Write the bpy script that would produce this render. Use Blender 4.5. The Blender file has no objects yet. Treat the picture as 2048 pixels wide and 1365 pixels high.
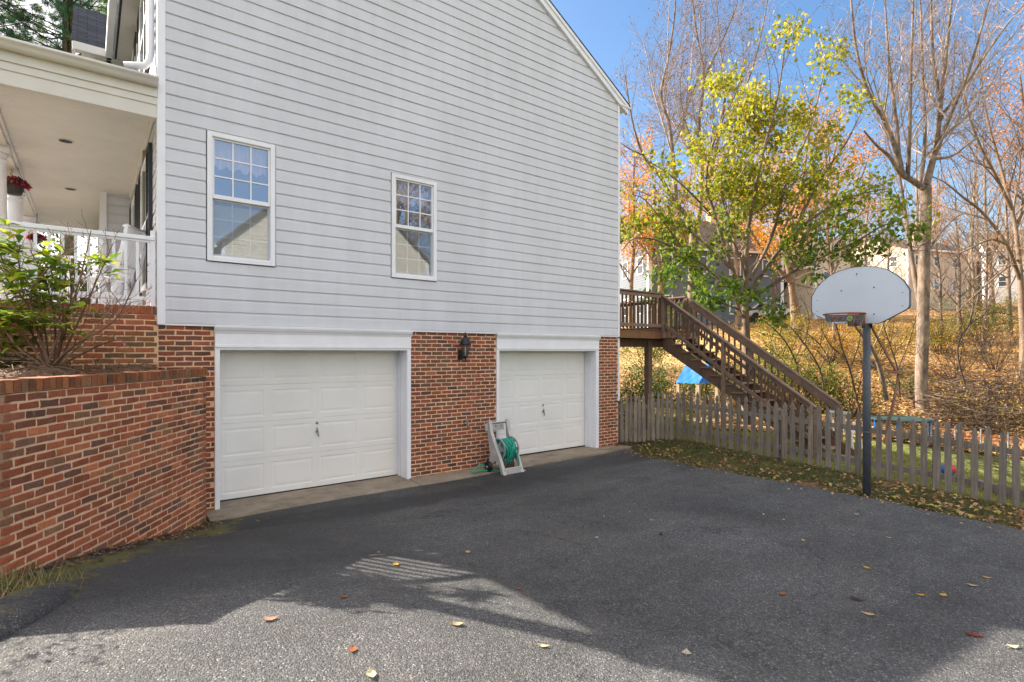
import bpy, math, random
import numpy as np
from mathutils import Vector
random.seed(7); rng = np.random.default_rng(11)
R = math.radians
SC = bpy.context.scene; COL = SC.collection

# ------------------------------------------------------------------ camera, sky, sun, exposure
F, CX, HY, EZ = 1095.0, 1024.0, 706.0, 2.08          # focal length and horizon in photograph pixels, eye height
YAW = R(37.8)
FX, FY = math.sin(YAW), math.cos(YAW); RX, RY = FY, -FX
cam = bpy.data.cameras.new('camera'); cam.lens = F/2048*36; cam.sensor_width = 36
cam.shift_y = (HY-682.5)/2048; cam.clip_start = .05; cam.clip_end = 2000
co = bpy.data.objects.new('camera', cam); COL.objects.link(co)
co.location = (0, 0, EZ); co.rotation_euler = (R(90), 0, -YAW); SC.camera = co

SUN_EL, SUN_AZ = R(32.6), R(-29.6)
w = bpy.data.worlds.new('World'); SC.world = w; w.use_nodes = True
nt = w.node_tree; bg = nt.nodes['Background']
sky = nt.nodes.new('ShaderNodeTexSky'); sky.sky_type = 'NISHITA'; sky.sun_disc = False
sky.sun_elevation = SUN_EL; sky.sun_rotation = SUN_AZ; sky.air_density = 1.0; sky.dust_density = 2.2; sky.ozone_density = .7
hs = nt.nodes.new('ShaderNodeHueSaturation'); hs.inputs['Saturation'].default_value = 1.3; nt.links.new(sky.outputs[0], hs.inputs['Color'])
# added cloud, out of view behind the camera, to light the shaded gable wall
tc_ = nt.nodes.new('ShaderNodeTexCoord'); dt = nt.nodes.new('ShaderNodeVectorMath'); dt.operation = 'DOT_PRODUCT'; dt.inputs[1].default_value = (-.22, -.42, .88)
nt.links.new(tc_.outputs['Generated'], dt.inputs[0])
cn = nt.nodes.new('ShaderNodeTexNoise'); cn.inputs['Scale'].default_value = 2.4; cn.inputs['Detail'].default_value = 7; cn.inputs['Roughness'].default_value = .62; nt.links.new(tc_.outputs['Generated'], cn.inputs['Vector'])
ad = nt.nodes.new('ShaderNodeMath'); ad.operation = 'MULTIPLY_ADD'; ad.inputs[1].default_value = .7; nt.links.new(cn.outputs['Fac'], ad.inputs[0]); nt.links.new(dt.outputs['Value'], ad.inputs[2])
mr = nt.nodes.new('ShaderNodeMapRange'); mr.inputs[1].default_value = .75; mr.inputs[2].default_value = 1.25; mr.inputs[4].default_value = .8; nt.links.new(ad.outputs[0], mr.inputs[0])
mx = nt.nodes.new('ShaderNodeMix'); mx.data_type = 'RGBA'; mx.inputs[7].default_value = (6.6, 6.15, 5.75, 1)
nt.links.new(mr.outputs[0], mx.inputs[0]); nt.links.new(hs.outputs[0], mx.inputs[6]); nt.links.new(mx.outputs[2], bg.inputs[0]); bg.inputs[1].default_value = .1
sl = bpy.data.lights.new('sun', 'SUN'); sl.energy = 5.0; sl.angle = R(.5); sl.color = (1, .91, .78)
so = bpy.data.objects.new('sun', sl); COL.objects.link(so)
so.rotation_euler = (-Vector((math.sin(SUN_AZ)*math.cos(SUN_EL), math.cos(SUN_AZ)*math.cos(SUN_EL), math.sin(SUN_EL)))).to_track_quat('-Z', 'Y').to_euler()
so.location = (-10, 20, 30)
SC.view_settings.view_transform = 'Standard'; SC.view_settings.look = 'None'
SC.view_settings.exposure = 1.52; SC.view_settings.gamma = 1
SC.cycles.max_bounces = 6; SC.cycles.diffuse_bounces = 3; SC.cycles.transparent_max_bounces = 8
SC.cycles.use_denoising = True

# ------------------------------------------------------------------ helpers
def P(px, py, d):                                   # a point seen at a photograph pixel, d metres ahead
    u = (px-CX)/F; v = (HY-py)/F
    return Vector((d*(FX+u*RX), d*(FY+u*RY), EZ+d*v))
def PA(px, X):                                      # depth at which the ray through a column meets x = X
    u = (px-CX)/F; return X/(FX+u*RX)

def tag(o, label=None, cat=None, group=None, kind=None):
    if label: o['label'] = label
    if cat: o['category'] = cat
    if group: o['group'] = group
    if kind: o['kind'] = kind
    return o
def thing(name, label, cat, loc=(0, 0, 0), group=None):
    o = bpy.data.objects.new(name, None); COL.objects.link(o); o.location = loc
    o.empty_display_size = .2
    return tag(o, label, cat, group)
def copy_tree(o, parent=None):
    c = o.copy(); COL.objects.link(c); c.parent = parent
    for ch in list(o.children): copy_tree(ch, c)
    return c
def wloc(o):
    v = Vector((0, 0, 0))
    while o is not None:
        v += o.location; o = o.parent
    return v

class MB:
    def __init__(s): s.v = []; s.f = []; s.c = []; s.hascol = False
    def add(s, vs, fs, col=None):
        b = len(s.v); s.v.extend([tuple(p) for p in vs])
        for f in fs: s.f.append(tuple(i+b for i in f)); s.c.append(col or (1, 1, 1))
        if col: s.hascol = True
    def box(s, x0, x1, y0, y1, z0, z1, col=None):
        s.add([(x0,y0,z0),(x1,y0,z0),(x1,y1,z0),(x0,y1,z0),(x0,y0,z1),(x1,y0,z1),(x1,y1,z1),(x0,y1,z1)],
              [(3,2,1,0),(4,5,6,7),(0,1,5,4),(1,2,6,5),(2,3,7,6),(3,0,4,7)], col)
    def bar(s, a, b, w, h, up=(0,0,1), col=None):     # a box beam from a to b, w across, h along up
        a = Vector(a); b = Vector(b); t = (b-a).normalized(); up = Vector(up)
        x = t.cross(up).normalized()*(w/2); z = x.cross(t).normalized()*(h/2)
        vs = [a-x-z, a+x-z, a+x+z, a-x+z, b-x-z, b+x-z, b+x+z, b-x+z]
        s.add(vs, [(0,1,2,3),(7,6,5,4),(0,4,5,1),(1,5,6,2),(2,6,7,3),(3,7,4,0)], col)
    def tube(s, pts, rad, n=6, cap=True, col=None):
        m = len(pts); vs = []; fs = []
        ref = None
        for i in range(m):
            t = (pts[min(i+1,m-1)]-pts[max(i-1,0)])
            if t.length < 1e-9: t = Vector((0,0,1))
            t.normalize()
            if ref is None:
                ref = t.orthogonal().normalized()
            else:
                ref = ref - t*ref.dot(t)
                ref = ref.normalized() if ref.length > 1e-6 else t.orthogonal().normalized()
            q = t.cross(ref); r = rad[i] if not isinstance(rad, (int, float)) else rad
            for k in range(n):
                a = 2*math.pi*k/n
                vs.append(pts[i]+ref*(r*math.cos(a))+q*(r*math.sin(a)))
        for i in range(m-1):
            for k in range(n):
                k2 = (k+1) % n
                fs.append((i*n+k, i*n+k2, (i+1)*n+k2, (i+1)*n+k))
        if cap:
            fs.append(tuple(range(n-1, -1, -1))); fs.append(tuple(range((m-1)*n, m*n)))
        s.add(vs, fs, col)
    def lathe(s, c, prof, n=24, axis=(0,0,1), col=None):   # prof: (radius, height) along axis
        a = Vector(axis).normalized(); p = a.orthogonal().normalized(); q = a.cross(p); c = Vector(c); vs = []; fs = []
        for r, h in prof:
            for k in range(n):
                t = 2*math.pi*k/n; vs.append(c+a*h+p*(r*math.cos(t))+q*(r*math.sin(t)))
        for i in range(len(prof)-1):
            for k in range(n):
                k2 = (k+1) % n; fs.append((i*n+k, i*n+k2, (i+1)*n+k2, (i+1)*n+k))
        fs.append(tuple(range(n-1,-1,-1))); fs.append(tuple(range((len(prof)-1)*n, len(prof)*n)))
        s.add(vs, fs, col)
    def torus(s, c, Rr, r, axis=(0,0,1), n=32, m=8, col=None):
        a = Vector(axis).normalized(); p = a.orthogonal().normalized(); q = a.cross(p); c = Vector(c); vs = []; fs = []
        for i in range(n):
            t = 2*math.pi*i/n; d = p*math.cos(t)+q*math.sin(t)
            for k in range(m):
                b = 2*math.pi*k/m; vs.append(c+d*(Rr+r*math.cos(b))+a*(r*math.sin(b)))
        for i in range(n):
            for k in range(m):
                fs.append((i*m+k, ((i+1)%n)*m+k, ((i+1)%n)*m+(k+1)%m, i*m+(k+1)%m))
        s.add(vs, fs, col)
    def prism(s, outline, o, ux, uy, depth, col=None):     # outline in (a,b) on axes ux, uy from o, extruded by vector depth
        o = Vector(o); ux = Vector(ux); uy = Vector(uy); dp = Vector(depth); n = len(outline)
        vs = [o+ux*a+uy*b for a, b in outline]; vs += [v+dp for v in vs]
        fs = [tuple(range(n-1,-1,-1)), tuple(range(n, 2*n))]+[(i, (i+1)%n, (i+1)%n+n, i+n) for i in range(n)]
        s.add(vs, fs, col)
    def build(s, name, m, parent=None, smooth=False, bevel=0, angle=None):
        return mesh_obj(name, np.array(s.v, dtype=np.float64).reshape(-1,3), s.f, m, parent, s.c if s.hascol else None, smooth, bevel)

def mesh_obj(name, v, f, m, parent=None, col=None, smooth=False, bevel=0):
    me = bpy.data.meshes.new(name)
    off = np.array(wloc(parent)) if parent is not None else np.zeros(3)
    v = np.asarray(v, dtype=np.float64)-off
    if isinstance(f, np.ndarray):
        n, k = f.shape
        me.vertices.add(len(v)); me.vertices.foreach_set('co', v.ravel())
        me.loops.add(n*k); me.loops.foreach_set('vertex_index', f.ravel().astype(np.int32))
        me.polygons.add(n); me.polygons.foreach_set('loop_start', (np.arange(n)*k).astype(np.int32))
        me.polygons.foreach_set('loop_total', np.full(n, k, np.int32))
        me.update(calc_edges=True)
    else:
        me.from_pydata(v.tolist(), [], f)
    if col is not None:
        a = me.attributes.new('Col', 'FLOAT_COLOR', 'FACE')
        cc = np.ones((len(me.polygons), 4)); cc[:, :3] = np.asarray(col)
        a.data.foreach_set('color', cc.ravel())
    if smooth: me.polygons.foreach_set('use_smooth', np.ones(len(me.polygons), bool))
    me.materials.append(m)
    o = bpy.data.objects.new(name, me); COL.objects.link(o)
    if parent is not None: o.parent = parent
    if bevel:
        b = o.modifiers.new('bevel', 'BEVEL'); b.width = bevel; b.segments = 2; b.limit_method = 'ANGLE'
    return o

# ------------------------------------------------------------------ materials
class NB:
    def __init__(s, name):
        s.m = bpy.data.materials.new(name); s.m.use_nodes = True; s.t = s.m.node_tree
        s.b = s.t.nodes['Principled BSDF']; s.out = s.t.nodes['Material Output']
    def n(s, typ, **kw):
        x = s.t.nodes.new(typ)
        for k, v in kw.items():
            if k in x.inputs: x.inputs[k].default_value = v
            else: setattr(x, k, v)
        return x
    def l(s, a, b): s.t.links.new(a, b)
    def coord(s, scale=(1,1,1)):
        g = s.n('ShaderNodeNewGeometry'); mp = s.n('ShaderNodeMapping'); mp.inputs['Scale'].default_value = scale
        s.l(g.outputs['Position'], mp.inputs['Vector']); return mp.outputs[0]
    def noise(s, scale, detail=4, rough=.6, sc=(1,1,1), vec=None):
        x = s.n('ShaderNodeTexNoise'); x.inputs['Scale'].default_value = scale; x.inputs['Detail'].default_value = detail; x.inputs['Roughness'].default_value = rough
        s.l(vec or s.coord(sc), x.inputs['Vector']); return x.outputs['Fac']
    def ramp(s, fac, stops):
        x = s.n('ShaderNodeValToRGB'); e = x.color_ramp.elements
        while len(e) < len(stops): e.new(.5)
        for i, (p, c) in enumerate(stops):
            e[i].position = p; e[i].color = (*c, 1) if not isinstance(c, (int, float)) else (c, c, c, 1)
        s.l(fac, x.inputs[0]); return x.outputs[0]
    def mix(s, fac, a, b, mode='MIX'):
        x = s.n('ShaderNodeMix'); x.data_type = 'RGBA'; x.blend_type = mode
        for sock, val in ((x.inputs[0], fac), (x.inputs[6], a), (x.inputs[7], b)):
            if hasattr(val, 'is_output'): s.l(val, sock)
            elif isinstance(val, (int, float)): sock.default_value = val if sock == x.inputs[0] else (val, val, val, 1)
            else: sock.default_value = (*val, 1)
        return x.outputs[2]
    def math(s, op, a, b=None):
        x = s.n('ShaderNodeMath'); x.operation = op
        for i, val in enumerate((a, b)):
            if val is None: continue
            if hasattr(val, 'is_output'): s.l(val, x.inputs[i])
            else: x.inputs[i].default_value = val
        return x.outputs[0]
    def attr(s):
        a = s.n('ShaderNodeAttribute'); a.attribute_name = 'Col'; return a.outputs['Color']
    def col(s, c):
        if hasattr(c, 'is_output'): s.l(c, s.b.inputs['Base Color'])
        else: s.b.inputs['Base Color'].default_value = (*c, 1)
    def bump(s, h, strength=.3, dist=.01):
        x = s.n('ShaderNodeBump'); x.inputs['Strength'].default_value = strength; x.inputs['Distance'].default_value = dist
        s.l(h, x.inputs['Height']); s.l(x.outputs[0], s.b.inputs['Normal'])
    def fin(s, rough=.6, metal=0, spec=None):
        s.b.inputs['Roughness'].default_value = rough; s.b.inputs['Metallic'].default_value = metal
        if spec is not None: s.b.inputs['Specular IOR Level'].default_value = spec
        return s.m

def plain(name, c, rough=.5, metal=0, var=.12, scale=6, sc=(1,1,1), bump=0, spec=None):
    k = NB(name); n = k.noise(scale, 5, .6, sc)
    k.col(k.mix(1, c, k.ramp(n, [(.3, 1-var), (.7, 1+var*.6)]), 'MULTIPLY'))
    if bump: k.bump(k.noise(scale*8, 4, .6, sc), bump, .004)
    return k.fin(rough, metal, spec)

def attr_mat(name, rough=.7, var=.2, scale=20, bump=.2, bscale=120, bdist=.003, sc=(1,1,1), spec=.3):
    k = NB(name); n = k.noise(scale, 5, .65, sc)
    k.col(k.mix(1, k.attr(), k.ramp(n, [(.3, 1-var), (.7, 1+var*.7)]), 'MULTIPLY'))
    if bump: k.bump(k.noise(bscale, 4, .6, sc), bump, bdist)
    return k.fin(rough, 0, spec)

def leaf_mat(name, trans=.5, rough=.5):
    k = NB(name); t = k.n('ShaderNodeBsdfTranslucent'); ms = k.n('ShaderNodeMixShader'); ms.inputs[0].default_value = trans
    a = k.attr(); k.l(a, k.b.inputs['Base Color'])
    k.l(k.mix(1, a, (1.25, 1.2, .7), 'MULTIPLY'), t.inputs['Color'])
    k.b.inputs['Roughness'].default_value = rough; k.b.inputs['Specular IOR Level'].default_value = .3
    k.l(k.b.outputs[0], ms.inputs[1]); k.l(t.outputs[0], ms.inputs[2]); k.l(ms.outputs[0], k.out.inputs['Surface'])
    return k.m

def siding_mat(name, c):
    k = NB(name)
    n1 = k.noise(.8, 4, .6, (1, 1, .6)); n2 = k.noise(9, 4, .6, (.12, .12, 3)); n3 = k.noise(3, 5, .7, (1.5, 1.5, .15))
    a = k.mix(1, c, k.ramp(n1, [(.3, .95), (.7, 1.03)]), 'MULTIPLY')
    a = k.mix(1, a, k.ramp(n3, [(.32, (.93, .93, .91)), (.6, 1.0)]), 'MULTIPLY')
    a = k.mix(1, a, k.ramp(n2, [(.3, .96), (.6, 1.0)]), 'MULTIPLY')
    k.col(a); k.bump(k.noise(60, 3, .5, (.15, .15, 2)), .06, .003)
    return k.fin(.55, 0, .3)

def brick_mat(name):
    k = NB(name)
    n = k.noise(55, 5, .7); n2 = k.noise(5, 4, .6); n3 = k.noise(14, 3, .6)
    a = k.mix(1, k.attr(), k.ramp(n, [(.25, .62), (.6, 1.1)]), 'MULTIPLY')
    a = k.mix(1, a, k.ramp(n2, [(.3, .78), (.65, 1.1)]), 'MULTIPLY')
    a = k.mix(k.ramp(n3, [(.62, 0.0), (.75, .35)]), a, (.42, .28, .2))
    k.col(a); k.bump(k.noise(140, 5, .7), .55, .004)
    return k.fin(.85, 0, .25)
def mortar_mat(name, c):
    k = NB(name); n = k.noise(3, 4, .6); n2 = k.noise(90, 4, .7)
    a = k.mix(1, c, k.ramp(n, [(.3, .82), (.7, 1.06)]), 'MULTIPLY')
    k.col(k.mix(1, a, k.ramp(n2, [(.3, .88), (.7, 1.06)]), 'MULTIPLY')); k.bump(n2, .5, .004)
    return k.fin(.9, 0, .2)

def wood_mat(name, c, grain=(1, 1, .06), var=.35, rough=.8):
    k = NB(name)
    n = k.noise(38, 6, .7, grain); n2 = k.noise(4, 4, .6)
    oi = k.n('ShaderNodeObjectInfo')
    a = k.mix(1, c, k.ramp(n, [(.25, 1-var), (.7, 1+var*.5)]), 'MULTIPLY')
    a = k.mix(1, a, k.ramp(n2, [(.3, .8), (.7, 1.1)]), 'MULTIPLY')
    a = k.mix(1, a, k.ramp(oi.outputs['Random'], [(0, (.78, .76, .74)), (.5, (1, 1, 1)), (1, (1.12, 1.06, .98))]), 'MULTIPLY')
    k.col(a); k.bump(n, .4, .004)
    return k.fin(rough, 0, .2)

def asphalt_mat():
    k = NB('asphalt')
    g = k.n('ShaderNodeNewGeometry'); sx = k.n('ShaderNodeSeparateXYZ'); k.l(g.outputs['Position'], sx.inputs[0])
    X, Y = sx.outputs[0], sx.outputs[1]
    v = k.n('ShaderNodeTexVoronoi'); v.inputs['Scale'].default_value = 125; k.l(k.coord(), v.inputs['Vector'])
    v2 = k.n('ShaderNodeTexVoronoi'); v2.inputs['Scale'].default_value = 62; k.l(k.coord(), v2.inputs['Vector'])
    bw = k.n('ShaderNodeRGBToBW'); k.l(v.outputs['Color'], bw.inputs[0])
    bw2 = k.n('ShaderNodeRGBToBW'); k.l(v2.outputs['Color'], bw2.inputs[0])
    base = k.ramp(bw.outputs[0], [(.15, (.046, .048, .052)), (.55, (.082, .083, .086)), (.82, (.145, .142, .138)), (.95, (.36, .34, .31))])
    base = k.mix(k.ramp(bw2.outputs[0], [(.76, 0.), (.92, .4)]), base, (.22, .212, .20))
    base = k.mix(1, base, k.ramp(k.noise(.45, 5, .62), [(.32, .62), (.52, 1.0), (.7, 1.16)]), 'MULTIPLY')
    base = k.mix(1, base, k.ramp(k.noise(1.1, 5, .65, (.35, 1.6, 1)), [(.35, .80), (.6, 1.05)]), 'MULTIPLY')
    base = k.mix(1, base, k.ramp(k.noise(5, 5, .7), [(.3, .86), (.7, 1.08)]), 'MULTIPLY')
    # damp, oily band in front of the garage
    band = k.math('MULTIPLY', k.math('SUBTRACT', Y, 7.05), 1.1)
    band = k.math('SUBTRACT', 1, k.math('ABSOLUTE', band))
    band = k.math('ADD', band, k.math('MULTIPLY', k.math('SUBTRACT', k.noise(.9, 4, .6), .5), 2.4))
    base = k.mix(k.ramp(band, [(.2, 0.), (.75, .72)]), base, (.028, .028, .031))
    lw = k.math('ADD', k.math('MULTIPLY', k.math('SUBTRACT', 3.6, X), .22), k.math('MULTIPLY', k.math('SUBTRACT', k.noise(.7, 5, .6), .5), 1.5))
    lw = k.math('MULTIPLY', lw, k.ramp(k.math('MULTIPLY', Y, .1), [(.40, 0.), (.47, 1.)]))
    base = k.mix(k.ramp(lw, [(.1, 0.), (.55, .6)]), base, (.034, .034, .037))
    # sand and rust worn into the near part
    base = k.mix(k.ramp(k.noise(1.3, 5, .7), [(.55, 0.), (.8, .35)]), base, (.17, .13, .095))
    # moss and silt along the retaining wall
    dl = k.math('SUBTRACT', k.math('MULTIPLY', X, .838), k.math('MULTIPLY', Y, .545))      # distance from the wall line
    dl = k.math('ADD', dl, 3.262)
    ed = k.math('SUBTRACT', .75, k.math('ABSOLUTE', dl))
    ed = k.math('ADD', ed, k.math('MULTIPLY', k.math('SUBTRACT', k.noise(2.6, 5, .65), .5), 2.1))
    base = k.mix(k.ramp(ed, [(.35, 0.), (.8, .75)]), base, (.034, .030, .026))
    mo = k.math('ADD', k.math('SUBTRACT', .62, k.math('ABSOLUTE', k.math('SUBTRACT', dl, .35))), k.math('MULTIPLY', k.math('SUBTRACT', k.noise(2.1, 5, .7), .5), 2.6))
    base = k.mix(k.ramp(mo, [(.42, 0.), (.72, .8)]), base, (.13, .125, .035))
    # fine cracks
    vc = k.n('ShaderNodeTexVoronoi'); vc.feature = 'DISTANCE_TO_EDGE'; vc.inputs['Scale'].default_value = .42
    wv = k.n('ShaderNodeVectorMath'); wv.operation = 'ADD'
    nn = k.n('ShaderNodeTexNoise'); nn.inputs['Scale'].default_value = 2.2; nn.inputs['Detail'].default_value = 6; k.l(k.coord(), nn.inputs['Vector'])
    k.l(k.coord(), wv.inputs[0]); k.l(nn.outputs['Color'], wv.inputs[1]); k.l(wv.outputs[0], vc.inputs['Vector'])
    base = k.mix(k.ramp(vc.outputs[0], [(0, .8), (.0045, 0.)]), base, (.025, .025, .026))
    k.col(base)
    h = k.math('ADD', k.math('MULTIPLY', v.outputs['Distance'], -1), k.math('MULTIPLY', v2.outputs['Distance'], -.9))
    k.bump(h, .7, .009)
    return k.fin(.82, 0, .35)

def concrete_mat():
    k = NB('concrete')
    a = k.mix(1, (.33, .275, .205), k.ramp(k.noise(2.2, 6, .7), [(.3, .6), (.7, 1.12)]), 'MULTIPLY')
    a = k.mix(1, a, k.ramp(k.noise(40, 4, .7), [(.3, .8), (.7, 1.1)]), 'MULTIPLY')
    a = k.mix(k.ramp(k.noise(1.6, 5, .7, (1, 2, 1)), [(.5, 0.), (.72, .65)]), a, (.10, .085, .065))
    k.col(a); k.bump(k.noise(80, 5, .7), .35, .004)
    return k.fin(.85, 0, .25)

def ground_mat():
    k = NB('ground')
    v = k.n('ShaderNodeTexVoronoi'); v.inputs['Scale'].default_value = 11; k.l(k.coord(), v.inputs['Vector'])
    bw = k.n('ShaderNodeRGBToBW'); k.l(v.outputs['Color'], bw.inputs[0])
    a = k.mix(1, k.attr(), k.ramp(bw.outputs[0], [(.15, .45), (.5, 1.0), (.85, 1.6)]), 'MULTIPLY')
    a = k.mix(1, a, k.ramp(k.noise(.5, 5, .65), [(.3, (.62, .66, .6)), (.7, (1.2, 1.12, 1.05))]), 'MULTIPLY')
    a = k.mix(1, a, k.ramp(k.noise(6, 5, .7), [(.3, .7), (.7, 1.2)]), 'MULTIPLY')
    k.col(a); k.bump(k.math('ADD', k.noise(25, 4, .7), v.outputs['Distance']), .8, .05)
    return k.fin(.95, 0, .1)

def glass_mat(name, refl=.3, tint=(.75, .8, .82)):
    k = NB(name); g = k.n('ShaderNodeBsdfGlossy'); g.inputs['Roughness'].default_value = .015; g.inputs['Color'].default_value = (.62, .72, .86, 1)
    tr = k.n('ShaderNodeBsdfTransparent'); tr.inputs[0].default_value = (*tint, 1)
    ms = k.n('ShaderNodeMixShader'); ms.inputs[0].default_value = refl
    bp = k.n('ShaderNodeBump'); bp.inputs['Strength'].default_value = .02; bp.inputs['Distance'].default_value = .02
    k.l(k.noise(2.5, 2, .5), bp.inputs['Height']); k.l(bp.outputs[0], g.inputs['Normal'])
    k.l(tr.outputs[0], ms.inputs[1]); k.l(g.outputs[0], ms.inputs[2]); k.l(ms.outputs[0], k.out.inputs['Surface'])
    return k.m
def screen_mat():
    k = NB('insect_screen'); d = k.n('ShaderNodeBsdfDiffuse'); d.inputs[0].default_value = (.30, .31, .31, 1)
    tr = k.n('ShaderNodeBsdfTransparent'); ms = k.n('ShaderNodeMixShader'); ms.inputs[0].default_value = .30
    k.l(tr.outputs[0], ms.inputs[1]); k.l(d.outputs[0], ms.inputs[2]); k.l(ms.outputs[0], k.out.inputs['Surface'])
    return k.m
def shingle_mat(name, c):
    k = NB(name)
    v = k.n('ShaderNodeTexBrick'); v.inputs['Scale'].default_value = 1; v.inputs['Brick Width'].default_value = .3; v.inputs['Row Height'].default_value = .12
    v.inputs['Mortar Size'].default_value = .008; v.inputs['Color1'].default_value = (*[x*.75 for x in c], 1); v.inputs['Color2'].default_value = (*[x*1.3 for x in c], 1); v.inputs['Mortar'].default_value = (*[x*.3 for x in c], 1)
    k.l(k.coord(), v.inputs['Vector'])
    k.col(k.mix(1, v.outputs[0], k.ramp(k.noise(120, 3, .6), [(.3, .7), (.7, 1.3)]), 'MULTIPLY')); k.bump(k.noise(150, 3, .6), .4, .004)
    return k.fin(.9, 0, .2)
def bark_mat(name, c, var=.4):
    k = NB(name)
    a = k.mix(1, c, k.ramp(k.noise(7, 6, .7, (1, 1, .35)), [(.3, 1-var), (.7, 1+var*.6)]), 'MULTIPLY')
    a = k.mix(1, a, k.ramp(k.noise(2.2, 5, .7, (1, 1, .5)), [(.35, (.62, .62, .6)), (.5, (1, 1, 1)), (.72, (1.3, 1.22, 1.1))]), 'MULTIPLY')
    k.col(a); k.bump(k.noise(30, 5, .7, (1, 1, .3)), .6, .02)
    return k.fin(.9, 0, .15)

M = dict(
    siding=siding_mat('vinyl_siding', (.69, .695, .75)),
    trim=plain('white_trim', (.86, .86, .90), .45, var=.06, scale=3, bump=.04),
    cream=plain('cream_trim', (.74, .70, .64), .5, var=.06, scale=3),
    door=plain('garage_door_paint', (.83, .815, .79), .45, var=.05, scale=1.5, bump=.05),
    brick=brick_mat('brick'), mortar=mortar_mat('mortar', (.82, .53, .34)),
    asphalt=asphalt_mat(), concrete=concrete_mat(), ground=ground_mat(),
    glass=glass_mat('window_glass', .36, (.85, .88, .9)), lglass=glass_mat('lamp_glass', .25, (.9, .9, .88)), screen=screen_mat(),
    dark=plain('room_dark', (.05, .05, .05), .9), black=plain('black_metal', (.02, .02, .024), .4, .3),
    shingle=shingle_mat('roof_shingle', (.06, .063, .075)),
    deck=wood_mat('deck_stain', (.17, .108, .074), (1, 1, .15)), deckrail=wood_mat('deck_cap', (.27, .185, .14), (.2, .2, .2)),
    rim=wood_mat('deck_rim', (.26, .135, .07), (.1, 1, 1)),
    picket=wood_mat('weathered_cedar', (.27, .228, .19), (1, 1, .05), .5),
    gray=plain('grey_plastic', (.50, .48, .46), .5, var=.1), drum=plain('grey_drum', (.26, .27, .29), .5),
    hose=plain('green_hose', (.015, .36, .25), .4, var=.2, scale=30),
    board=plain('white_backboard', (.60, .645, .715), .35, var=.06, scale=2), pole=plain('grey_pole', (.085, .095, .11), .5, .2, var=.25, scale=12),
    orange=plain('orange_paint', (.30, .115, .07), .5), lime=plain('lime_paint', (.42, .55, .08), .5), dgray=plain('dark_band', (.08, .09, .10), .6),
    net=plain('net_cord', (.25, .25, .25), .8),
    steel=plain('steel', (.35, .34, .33), .35, .9), shutter=plain('black_shutter', (.025, .027, .033), .5),
    curtain=plain('curtain_cloth', (.62, .52, .54), .9), blind=plain('blind', (.62, .60, .54), .8),
    soil=plain('soil', (.17, .088, .046), .95, var=.5, scale=9, bump=.8),
    mulch=attr_mat('mulch', .95, .4, 30), leaf=leaf_mat('leaf', .5), wax=leaf_mat('waxy_leaf', .5, .3), dry=leaf_mat('dry_leaf', .25, .8), grass=leaf_mat('grass_blade', .4, .6),
    needle=leaf_mat('pine_needle', .45, .5),
    bark_pale=bark_mat('pale_bark', (.245, .19, .15), .65), twig=bark_mat('pale_twig', (.42, .33, .28), .3), bark=bark_mat('brown_bark', (.22, .16, .115)), bark_dark=bark_mat('dark_bark', (.10, .075, .06)), bark_shrub=bark_mat('shrub_bark', (.27, .165, .115)),
    blue=plain('blue_tarp', (.008, .15, .60), .4, var=.15), white=plain('white_plastic', (.75, .75, .74), .4), red=plain('red_plastic', (.55, .03, .03), .4),
    teal=plain('teal_fabric', (.02, .05, .045), .7), mesh=plain('orange_mesh', (.42, .13, .05), .7),
    yardwood=wood_mat('pale_lumber', (.45, .36, .24)), pot=plain('dark_pot', (.035, .03, .028), .6), flower=attr_mat('flower', .8, .3, 40, 0),
    house_cream=siding_mat('cream_siding', (.60, .50, .39)), house_blue=siding_mat('bluegrey_siding', (.14, .165, .20)), house_white=siding_mat('white_siding', (.70, .62, .50)), house_far=siding_mat('pale_siding', (.60, .60, .60)),
    roof_brown=shingle_mat('brown_shingle', (.12, .09, .075)), pane=plain('dark_pane', (.035, .045, .06), .08, spec=.8),
)

# ------------------------------------------------------------------ terrain
CTRL = [(1.18,7.8,-.07),(.286,6.43,.23),(-.29,5.54,.42),(-.9,4.6,.5),(2,7.75,-.06),(5,7.75,-.06),(8.7,7.8,-.02),(5,9,-.04),(2,9,-.05),(9,12,-.05),
        (9.5,8.0,.02),(10.4,7.4,.13),(10.4,5.4,.05),(10.4,3.4,-.03),(10.4,1.7,-.137),(8.3,2.9,.15),(8.3,5.5,.11),(8.3,1.4,.09),(5,4.5,.12),(2.3,4.2,.2),(2.7,2.8,.27),(4.7,1.3,.22),
        (0,0,.62),(-1,3,.62),(.6,3.5,.55),(.2,4.4,.47),(10.4,-2,-.35),(5,-4,.5),(0,-6,.8),(-6,-2,.9),(6,-16,3.2),(14,-16,3.0),(-4,-18,3),(16,-30,5),
        (12.5,6,-.1),(12.5,9,-.05),(15,2.5,-.75),(15,5.1,-.28),(15,9,-.1),(13,-1,-1.0),(20,1,-1.2),(25,-5,-.5),
        (60,-30,4),(90,0,8),(90,60,12),(30,80,10),(-30,60,5),(0,40,3),(120,120,15),(150,-60,8),(-80,0,3),(-80,100,6),(0,-90,8),(80,-80,6),(60,160,16)]
for px, pts in {1250:((17,.1),(22,.6),(32,2.2),(48,4.6)), 1400:((18,0.),(24,.9),(33,2.6),(48,4.9)), 1550:((18,-.1),(24,1.0),(32,2.8),(46,4.9)),
                1700:((17,-.2),(21,.2),(28,1.9),(38,4.1),(60,6.9)), 1850:((16,-.5),(20.5,-.1),(27,1.6),(38,4.0),(60,7.0)), 2020:((14,-1.),(19,-.6),(26,1.2),(38,3.6),(60,6.6))}.items():
    for d, z in pts:
        p = P(px, HY, d); CTRL.append((p.x, p.y, z))
CT = np.array(CTRL); n_ = len(CT)
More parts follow.
